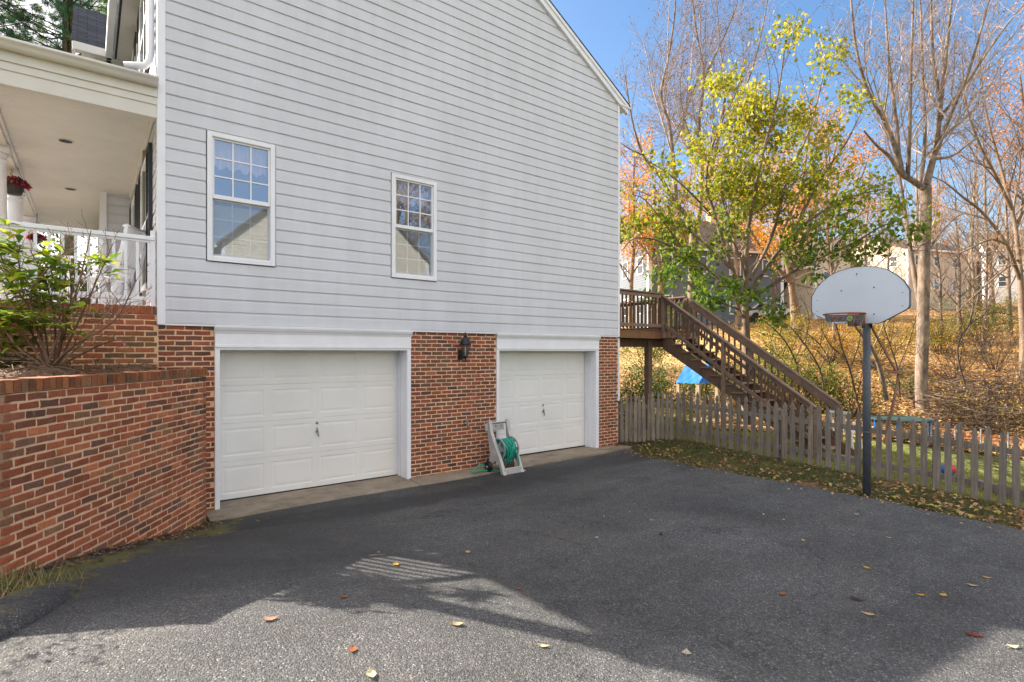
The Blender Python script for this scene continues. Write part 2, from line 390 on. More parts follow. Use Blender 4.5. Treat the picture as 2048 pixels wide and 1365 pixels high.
A_ = np.zeros((n_+3, n_+3)); D_ = np.hypot(CT[:,None,0]-CT[None,:,0], CT[:,None,1]-CT[None,:,1])
A_[:n_,:n_] = -np.sqrt(D_**2+.25); A_[:n_,n_] = 1; A_[:n_,n_+1:] = CT[:,:2]; A_[n_:,:n_] = A_[:n_,n_:].T
A_[:n_,:n_] += np.eye(n_)*.02
W_ = np.linalg.solve(A_, np.concatenate([CT[:,2], np.zeros(3)]))
def gzn(x, y):
    x = np.asarray(x, float); y = np.asarray(y, float); sh = x.shape; x = x.ravel(); y = y.ravel()
    d = np.hypot(x[:,None]-CT[None,:,0], y[:,None]-CT[None,:,1])
    return (-np.sqrt(d**2+.25)@W_[:n_]+W_[n_]+x*W_[n_+1]+y*W_[n_+2]).reshape(sh)
def gz(x, y): return float(gzn(np.array([x]), np.array([y]))[0])
def PG(px, py, dz=0):                                # where the ray through a pixel meets the ground
    d = 6.
    for _ in range(60):
        p = P(px, HY, d); z = gz(p.x, p.y); nd = (EZ-z)*F/(py-HY); d += (nd-d)*.5
    p = P(px, HY, d); p.z = gz(p.x, p.y)+dz; return p

def edge_x(y):                                       # driveway edge against the grass strip
    return np.interp(y, [-6, 1, 3, 5.5, 6.6, 7.4, 7.9], [8.5, 8.35, 8.25, 8.4, 8.65, 9.0, 9.35])

def grid_sheet(name, xs, ys, m, zoff, colfn=None, mask=None, kind='structure'):
    XX, YY = np.meshgrid(xs, ys); Z = gzn(XX, YY)+zoff
    if mask is not None: XX, YY, Z = mask(XX, YY, Z)
    v = np.stack([XX.ravel(), YY.ravel(), Z.ravel()], 1); nx, ny = len(xs), len(ys)
    i, j = np.meshgrid(np.arange(nx-1), np.arange(ny-1)); a = (j*nx+i).ravel()
    f = np.stack([a, a+1, a+1+nx, a+nx], 1)
    col = None
    if colfn is not None:
        cx, cy = v[f,0].mean(1), v[f,1].mean(1); col = colfn(cx, cy)
    o = mesh_obj(name, v, f, m, None, col, True); o['kind'] = kind; return o

def ground_col(x, y):
    s = FX*x+FY*y
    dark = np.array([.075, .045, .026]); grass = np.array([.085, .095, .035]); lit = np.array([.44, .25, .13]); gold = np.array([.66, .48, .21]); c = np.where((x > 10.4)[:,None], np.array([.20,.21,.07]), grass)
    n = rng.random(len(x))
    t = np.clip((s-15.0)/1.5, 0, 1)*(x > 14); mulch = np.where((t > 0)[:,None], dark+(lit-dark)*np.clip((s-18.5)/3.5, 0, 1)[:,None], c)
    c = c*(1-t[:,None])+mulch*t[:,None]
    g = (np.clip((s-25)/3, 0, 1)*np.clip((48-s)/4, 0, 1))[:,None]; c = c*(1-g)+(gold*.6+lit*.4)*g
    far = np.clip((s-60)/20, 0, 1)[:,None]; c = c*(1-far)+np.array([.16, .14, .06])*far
    strip = ((x < 15.4) & (x > 7))[:,None]*(rng.random(len(x)) < .18)[:,None]
    c = np.where(strip, np.array([.17, .11, .06]), c)
    return c*(.85+.3*n[:,None])
xs = np.concatenate([np.linspace(-90, -8, 14), np.linspace(-7, 36, 150), np.linspace(37, 170, 45)])
ys = np.concatenate([np.linspace(-100, -8, 15), np.linspace(-7, 36, 150), np.linspace(37, 180, 40)])
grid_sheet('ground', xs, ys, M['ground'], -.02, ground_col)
def drive_mask(X, Y, Z):
    ex = edge_x(Y)+.05*np.sin(Y*5.3)+.035*np.sin(Y*13.1)
    t = (X+2.2)/(9.0+2.2); X2 = -2.2+(ex+2.2)*t
    Z2 = gzn(X2, Y)+.012
    Z2 = np.where(t > .995, Z2-.03, Z2)
    return X2, Y, Z2
grid_sheet('driveway', np.linspace(-2.2, 9.0, 90), np.linspace(-7, 7.86, 120), M['asphalt'], .012, None, drive_mask)

# concrete apron
ap = MB()
for x0, x1 in ((1.22, 4.2), (4.21, 6.0), (6.01, 9.34)):
    y0 = 7.80
    vs = [(x0,y0,gz(x0,y0)+.03),(x1,y0,gz(x1,y0)+.03),(x1,8.7,.012+.02*(x1>5)),(x0,8.7,.012+.02*(x1>5)),(x0,y0,-.3),(x1,y0,-.3),(x1,8.7,-.3),(x0,8.7,-.3)]
    ap.add(vs, [(0,1,2,3),(4,5,1,0),(5,6,2,1),(6,7,3,2),(7,4,0,3)])
o = ap.build('concrete_apron', M['concrete'], None, False, .008); o['kind'] = 'structure'

# ------------------------------------------------------------------ bricks
PAL = [((.40,.115,.055),6),((.46,.155,.07),2),((.35,.105,.053),7),((.27,.10,.056),3),((.17,.085,.06),1),((.21,.10,.07),2),((.29,.14,.075),2)]
PALW = [c for c, n in PAL for _ in range(n)]
PAL2 = [((.29,.09,.054),4),((.23,.085,.054),4),((.34,.105,.058),3),((.17,.08,.056),3),((.12,.072,.06),1),((.20,.105,.07),2)]
PAL2W = [c for c, n in PAL2 for _ in range(n)]
BH, BL, MJ = .0512, .1870, .0165
def brick(mb, o, ux, un, a0, a1, z0, z1, col, t=.006, jit=.0042):
    # a brick face standing proud of the mortar, edges worn uneven
    J = lambda s=jit: random.uniform(-s, s)
    pr = t+random.uniform(-.003, .003); e = .005; o = Vector(o); ux = Vector(ux); un = Vector(un); Z = Vector((0,0,1))
    am = (a0+a1)/2
    ring = [(a0,z0),(am,z0),(a1,z0),(a1,(z0+z1)/2),(a1,z1),(am,z1),(a0,z1),(a0,(z0+z1)/2)]
    out = []; inn = []
    for a, z in ring:
        a += J(); z += J()
        out.append(o+ux*a+Z*z)
        ca = a+(e if a < am-.01 else -e if a > am+.01 else 0); cz = z+(e if z < (z0+z1)/2-.008 else -e if z > (z0+z1)/2+.008 else 0)
        inn.append(o+ux*ca+Z*cz+un*pr)
    n = 8
    mb.add(out+inn, [(i, (i+1)%n, (i+1)%n+n, i+n) for i in range(n)]+[tuple(range(n, 2*n))], col)
def brick_patch(mb, mo, o, ux, un, L, z0, z1, pal, shift=0, stain=None):
    """running bond from z0 to z1 along ux for L metres, mortar plane through o"""
    o = Vector(o); ux = Vector(ux).normalized(); un = Vector(un).normalized()
    ch = BH+MJ; rows = max(1, round((z1-z0)/ch)); ch = (z1-z0)/rows
    for r in range(rows):
        zb = z0+r*ch+MJ/2; zt = z0+(r+1)*ch-MJ/2
        a = -((r+shift) % 2)*(BL+MJ)/2-random.uniform(0, .012)
        while a < L-.02:
            b = a+BL+random.uniform(-.006, .006); s0, s1 = max(a, MJ*.4), min(b, L-MJ*.4)
            if s1-s0 > .03:
                c = Vector(random.choice(pal))*random.uniform(.8, 1.2)
                if stain: c = stain(s0, zb, c)
                brick(mb, o, ux, un, s0, s1, zb, zt, tuple(c))
            a = b+MJ
    Z = Vector((0,0,1)); p = [o+Z*z0, o+ux*L+Z*z0, o+ux*L+Z*z1, o+Z*z1]; d = -un*.1
    mo.add(p+[q+d for q in p], [(0,1,2,3),(1,5,6,2),(4,0,3,7),(3,2,6,7),(5,4,7,6),(4,5,1,0)])
def rowlock(mb, mo, o, ux, un, L, z0, h, pal, depth=.2, over=.012):
    """bricks on edge: a coping seen from front and top"""
    o = Vector(o); ux = Vector(ux).normalized(); un = Vector(un).normalized(); Z = Vector((0,0,1)); a = 0; k = .0575
    while a < L-.02:
        b = min(a+k+random.uniform(-.003, .003), L); c = tuple(Vector(random.choice(pal))*random.uniform(.75, 1.15)); J = lambda: random.uniform(-.003, .003)
        pr = over+random.uniform(-.003, .003)
        f = [o+ux*(a+J())+Z*(z0+.005)+un*pr, o+ux*(b+J())+Z*(z0+.005)+un*pr, o+ux*(b+J())+Z*(z0+h+J())+un*pr, o+ux*(a+J())+Z*(z0+h+J())+un*pr]
        bk = [q-un*depth for q in f]
        mb.add(f+bk, [(0,1,2,3),(3,2,6,7),(1,5,6,2),(4,0,3,7),(5,4,7,6),(4,5,1,0)], c); a = b+.011
    p = [o+Z*z0, o+ux*L+Z*z0, o+ux*L+Z*(z0+h-.008), o+Z*(z0+h-.008)]; d = -un*(depth-.01)
    mo.add(p+[q+d for q in p], [(0,1,2,3),(1,5,6,2),(4,0,3,7),(3,2,6,7),(5,4,7,6)])

# ------------------------------------------------------------------ the house
HX0, HX1, HYW, SB = .705, 9.37, 8.2, 2.46            # corner x, corner x, wall plane y, siding bottom
EAVE, PITCH = 7.72, .58; RID = (HX0+HX1)/2
house = thing('house', 'large pale grey sided house with two white garage doors, brick piers and a front porch', 'house', (5, 12, 0))
def rake(x): return EAVE+PITCH*min(x-HX0, HX1-x)+.03
wins = [(1.249, 2.10, 3.30, 5.015), (3.883, 4.712, 3.30, 4.985)]

def clap(mb, pos, x0, x1, z0, z1, zc, ce):
    """one lapped board between x0..x1, the part z0..z1 of the course starting at zc; pos(x, out, z) places it"""
    prof = [(0, .002), (0, .0185), (.012, .018), (.136, .0142), (.150, .003), (ce, .0015)]
    za, zb = z0-zc, z1-zc
    def yo(h):
        for (h0, y0), (h1, y1) in zip(prof[1:], prof[2:]):
            if h <= h1: return y0+(y1-y0)*(h-h0)/max(h1-h0, 1e-9)
        return prof[-1][1]
    hs = [za]+[h for h, _ in prof[2:] if za < h < zb]+[zb]
    pts = ([(0, .002)] if za <= 0 else [])+[(h, yo(h)) for h in hs]
    vs = []
    for h, y in pts: vs += [pos(x0, y, zc+h), pos(x1, y, zc+h)]
    mb.add(vs, [(2*i, 2*i+1, 2*i+3, 2*i+2) for i in range(len(pts)-1)])
CE = .1718
def side_wall(mb, pos, x0, x1, z0, z1, holes=(), limits=None):
    zc = z0
    while zc < z1-.01:
        rowi = round((zc-z0)/CE); jx = [x0+((rowi*1.37+.6) % 3.66)+3.66*q+.11*math.sin(rowi*7.3) for q in range(4)] if x1-x0 > 5 else []
        zt = min(zc+CE, z1); cuts = sorted({zc, zt}|{h[2] for h in holes if zc < h[2] < zt}|{h[3] for h in holes if zc < h[3] < zt})
        for a, b in zip(cuts, cuts[1:]):
            l, r = (x0, x1) if limits is None else limits((a+b)/2)
            segs = [(l, r)]
            for h in holes:
                if h[2] < b-1e-6 and h[3] > a+1e-6:
                    segs = [s for l_, r_ in segs for s in ((l_, min(r_, h[0])), (max(l_, h[1]), r_)) if s[1]-s[0] > .005]
            for s0, s1 in segs:
                cutx = [j for j in jx if s0+.15 < j < s1-.15]; e_ = [s0]+cutx+[s1]
                for i_, (q0, q1) in enumerate(zip(e_, e_[1:])):
                    if q1-q0 > .01: clap(mb, (lambda x, o, z, t=.0016*(i_ % 2): pos(x, o+t, z)), q0, q1+(.02 if i_ % 2 else 0)*(q1 < s1), a, b, zc, CE)
        zc += CE
gw = MB()
def lim(z):
    k = max(0, (z+.06-EAVE)/PITCH) if z > EAVE-.06 else 0
    return (HX0+.06+k, HX1-.035-k)
holes = [(a-.012, b+.012, c-.012, d+.012) for a, b, c, d in wins]
side_wall(gw, lambda x, o, z: (x, HYW-o, z), HX0, HX1, SB, rake(RID), holes, lim)
# sheathing behind the boards, closed round the window openings
def sheath(mb, y0, y1, x0, x1, z0, z1, holes):
    xs_ = sorted({x0, x1}|{h[0] for h in holes}|{h[1] for h in holes}); zs_ = sorted({z0, z1}|{h[2] for h in holes}|{h[3] for h in holes})
    for xa, xb in zip(xs_, xs_[1:]):
        for za, zb in zip(zs_, zs_[1:]):
            cx, cz = (xa+xb)/2, (za+zb)/2
            if not any(h[0] < cx < h[1] and h[2] < cz < h[3] for h in holes): mb.box(xa, xb, y0, y1, za, zb)
sheath(gw, HYW+.001, HYW+.12, HX0+.02, HX1-.02, SB-.02, EAVE, holes)
gw.prism([(HX0+.02, EAVE), (HX1-.02, EAVE), (RID, rake(RID)-.03)], (0, HYW+.001, 0), (1,0,0), (0,0,1), (0,.12,0))
gw.build('gable_wall', M['siding'], house)
tr = MB()
tr.box(HX0-.004, HX0+.078, HYW-.026, HYW+.03, SB-.022, EAVE)
tr.box(HX0-.012, HX0+.03, HYW-.02, HYW+.09, SB-.022, EAVE)
tr.build('corner_board', M['trim'], house, False, .003)
tr = MB(); tr.box(HX1-.04, HX1+.012, HYW-.028, HYW+.05, SB-.022, EAVE); tr.build('corner_board', M['trim'], house, False, .003)
tr = MB(); tr.box(HX0, HX1, HYW-.014, HYW+.02, SB-.03, SB-.004); tr.build('starter_strip', M['trim'], house)
# shell behind
sh = MB()
sh.box(HX1-.12, HX1, HYW+.13, 18, 0, EAVE)
sh.box(HX0+.1, HX1-.13, 17.9, 18, 0, EAVE)
sh.prism([(HX0, EAVE), (HX1, EAVE), (RID, rake(RID)-.06)], (0, 17.88, 0), (1,0,0), (0,0,1), (0,.12,0))
sh.box(HX0+.1, HX1-.13, HYW+.13, 17.8, 2.5, 2.6)
sh.build('house_shell', M['siding'], house)
rm = MB()                                             # the rooms behind the two windows
for a, b, c, d in wins:
    rm.box(a-.6, b+.6, HYW+1.6, HYW+1.65, c-.7, d+.5)
rm.build('room_wall', plain('room_paint', (.35, .31, .26), .9), house)
# roof
rf = MB(); oh = .09
for sgn in (1, -1):
    xe = HX1+.30 if sgn > 0 else HX0-.30; ze = EAVE-PITCH*.30+.10; zr = rake(RID)+.11
    for y0, y1 in ((HYW-oh, 18.1),):
        vs = [(xe,y0,ze),(RID,y0,zr),(RID,y1,zr),(xe,y1,ze)]
        rf.add(vs+[(x,y,z-.045) for x,y,z in vs], [(0,1,2,3),(7,6,5,4),(0,4,5,1),(3,2,6,7),(0,3,7,4)])
rf.build('roof', M['shingle'], house)
for sgn in (1, -1):                                   # rake boards and shadow board
    rb = MB(); xe = HX1+.24 if sgn > 0 else HX0-.24; ze = EAVE-PITCH*.24+.05; zr = rake(RID)+.06
    for y0, y1, top, hh in ((HYW-oh+.02, HYW+.0, 0, .19), (HYW-oh-.002, HYW-oh+.02, .002, .07)):
        vs = [(xe,y0,ze+top),(RID,y0,zr+top),(RID,y1,zr+top),(xe,y1,ze+top)]
        rb.add(vs+[(x,y,z-hh) for x,y,z in vs], [(0,1,2,3),(7,6,5,4),(0,4,5,1),(3,2,6,7),(0,3,7,4)])
    rb.build('rake_board', M['trim'], house)
gt = MB()
gt.box(HX1+.03, HX1+.30, HYW-oh+.0, 18, EAVE-.14, EAVE-.11)       # soffit and gutter at the back eave
gt.box(HX1+.24, HX1+.36, HYW-.06, 18, EAVE-.13, EAVE-.02); gt.build('gutter', M['trim'], house)
dsp = MB(); dsp.box(HX1+.015, HX1+.07, HYW+.02, HYW+.08, 1.0, 2.4); dsp.build('downspout', M['trim'], house, False, .01)

# windows on the gable
def ring(mb, x0, x1, z0, z1, w, ya, yb, wb=None):
    wb = wb or w
    mb.box(x0, x0+w, ya, yb, z0, z1); mb.box(x1-w, x1, ya, yb, z0, z1)
    mb.box(x0+w, x1-w, ya, yb, z1-w, z1); mb.box(x0+w, x1-w, ya, yb, z0, z0+wb)
for wi, (a, b, c, d) in enumerate(wins):
    fr = MB(); ring(fr, a, b, c, d, .062, HYW-.04, HYW+.06); ring(fr, a+.02, b-.02, c+.025, d-.02, .045, HYW-.028, HYW+.09)
    win = fr.build('window', M['trim'], house, False, .004)
    zm = (c+d)/2+.01; i0, i1 = a+.066, b-.066
    us = MB(); ring(us, i0, i1, zm-.03, d-.066, .022, HYW-.012, HYW+.02, .055)
    gx = [(i0+.022)+(i1-i0-.044)*k/3 for k in (1, 2)]; z0g, z1g = zm+.025, d-.088
    for x in gx: us.box(x-.009, x+.009, HYW-.006, HYW+.004, z0g, z1g)
    for k in (1, 2):
        z = z0g+(z1g-z0g)*k/3
        for xa, xb in ((i0+.022, gx[0]-.009), (gx[0]+.009, gx[1]-.009), (gx[1]+.009, i1-.022)): us.box(xa, xb, HYW-.006, HYW+.004, z-.009, z+.009)
    us.build('upper_sash', M['trim'], win, False, .002)
    ls = MB(); ring(ls, i0, i1, c+.068, zm-.032, .02, HYW+.024, HYW+.05, .03)
    z0l, z1l = c+.1, zm-.052
    for x in gx: ls.box(x-.008, x+.008, HYW+.034, HYW+.042, z0l, z1l)
    for k in (1, 2):
        z = z0l+(z1l-z0l)*k/3
        for xa, xb in ((i0+.02, gx[0]-.008), (gx[0]+.008, gx[1]-.008), (gx[1]+.008, i1-.02)): ls.box(xa, xb, HYW+.034, HYW+.042, z-.008, z+.008)
    ls.build('lower_sash', M['trim'], win)
    g = MB(); g.add([(i0,HYW+.008,zm),(i1,HYW+.008,zm),(i1,HYW+.008,d-.07),(i0,HYW+.008,d-.07)], [(0,1,2,3)]); g.build('pane', M['glass'], win)
    g = MB(); g.add([(i0,HYW+.030,c+.08),(i1,HYW+.030,c+.08),(i1,HYW+.030,zm-.04),(i0,HYW+.030,zm-.04)], [(0,1,2,3)]); g.build('pane', M['glass'], win)
    g = MB(); g.add([(i0+.002,HYW+.012,c+.07),(i1-.002,HYW+.012,c+.07),(i1-.002,HYW+.012,zm-.035),(i0+.002,HYW+.012,zm-.035)], [(0,1,2,3)]); g.build('insect_screen', M['screen'], win)
    cu = MB(); n = 70; vs = []
    for k in range(n+1):
        x = i0+(i1-i0)*k/n; y = HYW+.12+.018*math.sin(k*1.1)+.008*math.sin(k*2.7); zl = zm+(d-zm)*.50+.03*math.sin(k*.42+wi)+.012*math.sin(k*1.1)
        vs += [(x, y, zl), (x, y+.004, (zl+d)/2), (x, HYW+.11, d-.05)]
    cu.add(vs, [(3*k+j, 3*k+3+j, 3*k+4+j, 3*k+1+j) for k in range(n) for j in (0, 1)])
    cu.build('curtain_valance', M['curtain'], win, True)
    if wi == 0:
        bl = MB()
        for k in range(26): bl.box(i0, i1, HYW+.09, HYW+.096, c+.08+k*.027, c+.08+k*.027+.024)
        bl.build('window_blind', M['blind'], win)

# brick piers below the siding (face flush just behind the siding)
BY = HYW+.022
for x0, x1 in ((HX0, 1.346), (4.243, 6.006), (8.743, HX1)):
    bk = MB(); mo = MB()
    brick_patch(bk, mo, (x0, BY, 0), (1,0,0), (0,-1,0), x1-x0, -.12 if x0 < 8 else -.05, SB-.02, PAL2W)
    if x0 > 4: brick_patch(bk, mo, (x1-.002, BY+.01, 0), (0,1,0), (1,0,0), .4, -.12, SB-.02, PAL2W, 1)
    bko = bk.build('brick_pier', M['brick'], house); mo.build('mortar', M['mortar'], bko)
for x0, x1 in ((1.346, 4.243), (6.006, 8.743)):
    ld = MB(); ld.box(x0, x1, HYW+.05, HYW+.12, 2.43, SB-.012); ld.build('lintel', M['trim'], house)

# garage doors
def panel_relief(mb, x0, x1, z0, z1, y):
    rings = [(0, 0), (.016, .0042), (.03, .0042), (.056, .0008)]
    vs = []
    for ins, dep in rings: vs += [(x0+ins,y+dep,z0+ins),(x1-ins,y+dep,z0+ins),(x1-ins,y+dep,z1-ins),(x0+ins,y+dep,z1-ins)]
    fs = []
    for r in range(len(rings)-1):
        for k in range(4): fs.append((r*4+k, r*4+(k+1)%4, (r+1)*4+(k+1)%4, (r+1)*4+k))
    fs.append(tuple(range(12, 16))); mb.add(vs, fs)
for gi, (tx0, tx1, x0, x1, hx, zb) in enumerate(((1.346, 4.243, 1.40, 4.18, 2.804, .02), (6.006, 8.743, 6.06, 8.66, 7.426, .05))):
    gy = 8.53; dr = MB(); rows = 4; H = 2.15-zb
    for r in range(rows):
        z0 = zb+H*r/rows; z1 = zb+H*(r+1)/rows-.004
        cw = (x1-x0)/4; xe = [x0+.07]+[x0+cw*k for k in (1, 2, 3)]+[x1-.07]
        pz0, pz1 = z0+.07, z1-.07; y = gy
        # flat stiles and rails round the pressed panels
        dr.add([(x0,y,z0),(x1,y,z0),(x1,y,pz0),(x0,y,pz0)], [(0,1,2,3)]); dr.add([(x0,y,pz1),(x1,y,pz1),(x1,y,z1),(x0,y,z1)], [(0,1,2,3)])
        px0 = [x0+.09, x0+cw+.055, x0+2*cw+.055, x0+3*cw+.055]; px1 = [x0+cw-.055, x0+2*cw-.055, x0+3*cw-.055, x1-.09]
        ex = [x0]+[v for p in zip(px0, px1) for v in p]+[x1]
        for k in range(0, len(ex), 2): dr.add([(ex[k],y,pz0),(ex[k+1],y,pz0),(ex[k+1],y,pz1),(ex[k],y,pz1)], [(0,1,2,3)])
        for p0, p1 in zip(px0, px1): panel_relief(dr, p0, p1, pz0, pz1, y)
        dr.add([(x0,y,z0),(x1,y,z0),(x1,y+.03,z0),(x0,y+.03,z0)], [(3,2,1,0)]); dr.add([(x0,y,z1),(x1,y,z1),(x1,y+.012,z1+.004),(x0,y+.012,z1+.004)], [(0,1,2,3)])
        dr.add([(x0,y,z1),(x0,y,z0),(x0,y+.03,z0),(x0,y+.03,z1)], [(0,1,2,3)])
    dr.box(x0-.05, x1+.05, gy+.03, gy+.06, zb, 2.2)
    gd = dr.build('garage_door', M['door'], house)
    sl_ = MB(); sl_.box(x0, x1, gy-.004, gy+.02, zb-.022, zb-.001); sl_.build('bottom_seal', M['black'], gd)
    h = MB(); h.lathe((hx, gy, .87), [(.022, 0), (.022, .008), (.012, .012), (.012, .03)], 14, (0,-1,0)); h.bar((hx-.012, gy-.035, .93), (hx+.014, gy-.035, .79), .018, .014, (0,1,0)); h.build('handle', M['steel'], gd, False, .002)
    k = MB(); k.lathe((hx, gy, 1.0), [(.024, 0), (.022, .008), (.01, .011)], 16, (0,-1,0)); k.build('lock', M['steel'], gd)
    su = MB()
    for jx0, jx1 in ((tx0, x0+.006), (x1-.006, tx1)): su.box(jx0, jx1, HYW+.002, HYW+.05, zb-.07, 2.118)
    su.box(x0-.02, x0+.004, HYW+.05, gy+.02, zb-.06, 2.118); su.box(x1-.004, x1+.02, HYW+.05, gy+.02, zb-.06, 2.118)       # jambs
    for s_, xx in ((1, x0+.004), (-1, x1-.004)):
        su.box(min(xx, xx+s_*.022), max(xx, xx+s_*.022), gy-.045, gy-.012, zb-.06, 2.118)                                  # stops
        su.box(min(xx, xx+s_*.012), max(xx, xx+s_*.012), gy-.19, gy-.10, zb-.06, 2.118)
    su.box(tx0, tx1, HYW+.002, gy+.02, 2.118, 2.150)                                                                          # head
    su.box(tx0-.001, tx1+.001, HYW-.012, HYW+.02, 2.150, 2.186); su.box(tx0, tx1, HYW-.004, HYW+.02, 2.186, 2.36)
    su.prism([(0, 2.345), (-.012, 2.345), (-.02, 2.37), (-.034, 2.385), (-.05, 2.42), (-.052, SB-.012), (0, SB-.012)], (tx0-.012, HYW, 0), (0,1,0), (0,0,1), (tx1-tx0+.024, 0, 0))
    su.build('door_surround', M['trim'], house, False, .003)
    ws = MB(); ws.box(x0+.01, x1-.01, gy-.03, gy-.006, 2.09, 2.117); ws.build('weather_strip', M['trim'], house)

# front wall (x = HX0 plane), mostly seen at a grazing angle under the porch
fw = MB()
side_wall(fw, lambda x, o, z: (HX0-o, x, z), HYW+.09, 13.1, 2.72, EAVE)
fw.box(HX0+.004, HX0+.1, HYW+.13, 18, 2.3, EAVE); fw.build('front_wall', M['house_cream'] if False else M['siding'], house)
WX = .22                                              # the bump-out further along
bw_ = MB()
side_wall(bw_, lambda x, o, z: (x, 13.1-o, z), WX+.07, HX0, 2.72, EAVE)
side_wall(bw_, lambda x, o, z: (WX-o, x, z), 13.1, 17, 2.72, EAVE)
bw_.box(WX+.002, HX0+.05, 13.102, 17, 2.4, EAVE); bw_.build('front_wing', M['siding'], house)
tr = MB(); tr.box(WX-.03, WX+.075, 13.065, 13.2, 2.72, EAVE); tr.build('corner_board', M['trim'], house, False, .004)
def front_window(y0, y1, z0, z1):
    fr = MB(); X = HX0-.02
    for a, b, c, d in ((y0, y0+.07, z0, z1), (y1-.07, y1, z0, z1), (y0+.07, y1-.07, z1-.07, z1), (y0+.07, y1-.07, z0, z0+.07), (y0+.07, y1-.07, (z0+z1)/2-.025, (z0+z1)/2+.025)): fr.box(X-.04, X+.02, a, b, c, d)
    w_ = fr.build('window', M['trim'], house, False, .004)
    g = MB(); g.box(X-.012, X-.006, y0+.06, y1-.06, z0+.06, z1-.06); g.build('pane', M['pane'], w_)
    for a, b in ((y0-.44, y0-.02), (y1+.02, y1+.44)):
        s = MB()
        for c, d in ((a, a+.05), (b-.05, b)): s.box(X-.045, X, c, d, z0-.03, z1+.03)
        for c, d in ((z0-.03, z0+.03), ((z0+z1)/2-.03, (z0+z1)/2+.03), (z1-.03, z1+.03)): s.box(X-.045, X, a+.05, b-.05, c, d)
        nsl = 26
        for q in range(nsl):
            zz = z0+.04+(z1-z0-.08)*q/nsl
            s.add([(X-.035,a+.05,zz),(X-.035,b-.05,zz),(X-.012,b-.05,zz+.05),(X-.012,a+.05,zz+.05)], [(0,1,2,3)])
        s.build('shutter', M['shutter'], house)
front_window(9.15, 10.15, 3.0, 4.85); front_window(11.45, 12.45, 3.0, 4.85)
front_window(9.5, 10.4, 6.1, 7.5); front_window(11.7, 12.5, 6.1, 7.5)
# main front soffit, gutter and the wing's little roof
sf = MB(); sf.box(HX0-.32, HX0-.005, HYW-.03, 13.0, EAVE-.10, EAVE-.07); sf.build('soffit', M['cream'], house)
sf = MB(); sf.box(HX0-.44, HX0-.325, HYW-.06, 13.0, EAVE-.12, EAVE+.01); sf.build('gutter', M['trim'], house, False, .02)
wr = MB()
vs = [(WX-.45,12.75,EAVE+.05),(HX0-.02,12.75,EAVE+.05),(HX0-.02,15.2,EAVE+1.9),(WX-.45,15.2,EAVE+1.9)]
wr.add(vs+[(x,y+.02,z-.06) for x,y,z in vs], [(0,1,2,3),(7,6,5,4),(0,4,5,1),(1,5,6,2),(3,7,4,0)]); wr.build('wing_roof', M['shingle'], house)
wr = MB(); wr.box(WX-.42, HX0-.06, 12.72, 12.84, EAVE-.12, EAVE+.03); wr.box(WX-.30, HX0-.1, 12.84, 13.08, EAVE-.12, EAVE-.09); wr.box(WX-.10, HX0-.1, 13.03, 13.08, EAVE-.30, EAVE-.10)
wr.box(WX-.44, WX-.40, 12.72, 17, EAVE-.14, EAVE+.02); wr.build('wing_eave', M['cream'], house, False, .01)
# downspout beside the corner, turning onto the porch roof
dp = MB(); y_ = HYW+.19
pts = [Vector((HX0-.06, y_, 8.0)), Vector((HX0-.06, y_, 5.92)), Vector((HX0-.075, y_, 5.82)), Vector((HX0-.12, y_+.02, 5.75)), Vector((HX0-.34, y_+.05, 5.70))]
dp.tube(pts, .042, 8); dp.build('downspout', M['trim'], house, True)

# ------------------------------------------------------------------ the porch (parts of the house)
PX0, PY1, PF = -1.15, 17.0, 2.66                      # front edge x, far end y, floor z
pb = MB(); pm = MB()
def mossy(a, z, c):
    return c*.85+Vector((.03, .035, .01)) if z < 2.35 and random.random() < .8 else c
brick_patch(pb, pm, (PX0-.1, BY, 0), (1,0,0), (0,-1,0), HX0-PX0+.1, 1.6, 2.56, PALW, 0, mossy)
rowlock(pb, pm, (PX0-.11, BY+.0, 0), (1,0,0), (0,-1,0), HX0-PX0+.09, 2.565, .10, PALW, .25, .018)
for y in (BY,): brick_patch(pb, pm, (PX0-.1, 17, 0), (0,-1,0), (-1,0,0), 17-BY, 1.6, 2.64, PALW)
po = pb.build('porch_base', M['brick'], house); pm.build('mortar', M['mortar'], po)
fl = MB(); fl.box(PX0-.02, HX0-.02, HYW+.2, PY1, 2.58, PF); fl.build('porch_floor', plain('porch_boards', (.30, .29, .28), .6), house)
ce = MB()                                             # beadboard: narrow boards with a groove between
y = HYW+.16
while y < PY1-.05:
    ce.box(PX0+.24, HX0-.03, y, y+.078, 5.16, 5.19); ce.box(PX0+.24, HX0-.03, y+.078, y+.084, 5.167, 5.19); y += .084
cei = ce.build('porch_ceiling', M['cream'], house)
for lx, ly in ((-.25, 10.25), (-.25, 13.2)):
    l_ = MB(); l_.lathe((lx, ly, 5.159), [(.105, 0), (.105, -.006), (.085, -.008)], 28); q = l_.build('downlight', M['cream'], cei)
    l_ = MB(); l_.lathe((lx, ly, 5.148), [(.08, 0), (.075, -.002)], 24); l_.build('lamp_bulb', M['pot'], q)
bm_ = MB()
bm_.box(PX0, PX0+.24, HYW+.0, PY1, 5.05, 5.42); bm_.box(PX0+.24, HX0-.005, HYW+.0, HYW+.16, 5.04, 5.42)
bm_.box(PX0-.012, HX0-.006, HYW-.014, HYW, 5.20, 5.42); bm_.box(PX0-.03, HX0-.006, HYW-.034, HYW-.014, 5.29, 5.42)
bm_.box(PX0+.24, HX0-.03, PY1-.2, PY1, 5.05, 5.42); bm_.box(HX0-.06, HX0-.02, HYW+.16, 13.0, 5.09, 5.16); bm_.box(PX0+.24, PX0+.28, HYW+.16, PY1-.2, 5.10, 5.16)
bm_.build('porch_beam', M['cream'], house, False, .005)
ga = MB()                                             # K-style gutter along the end and the front
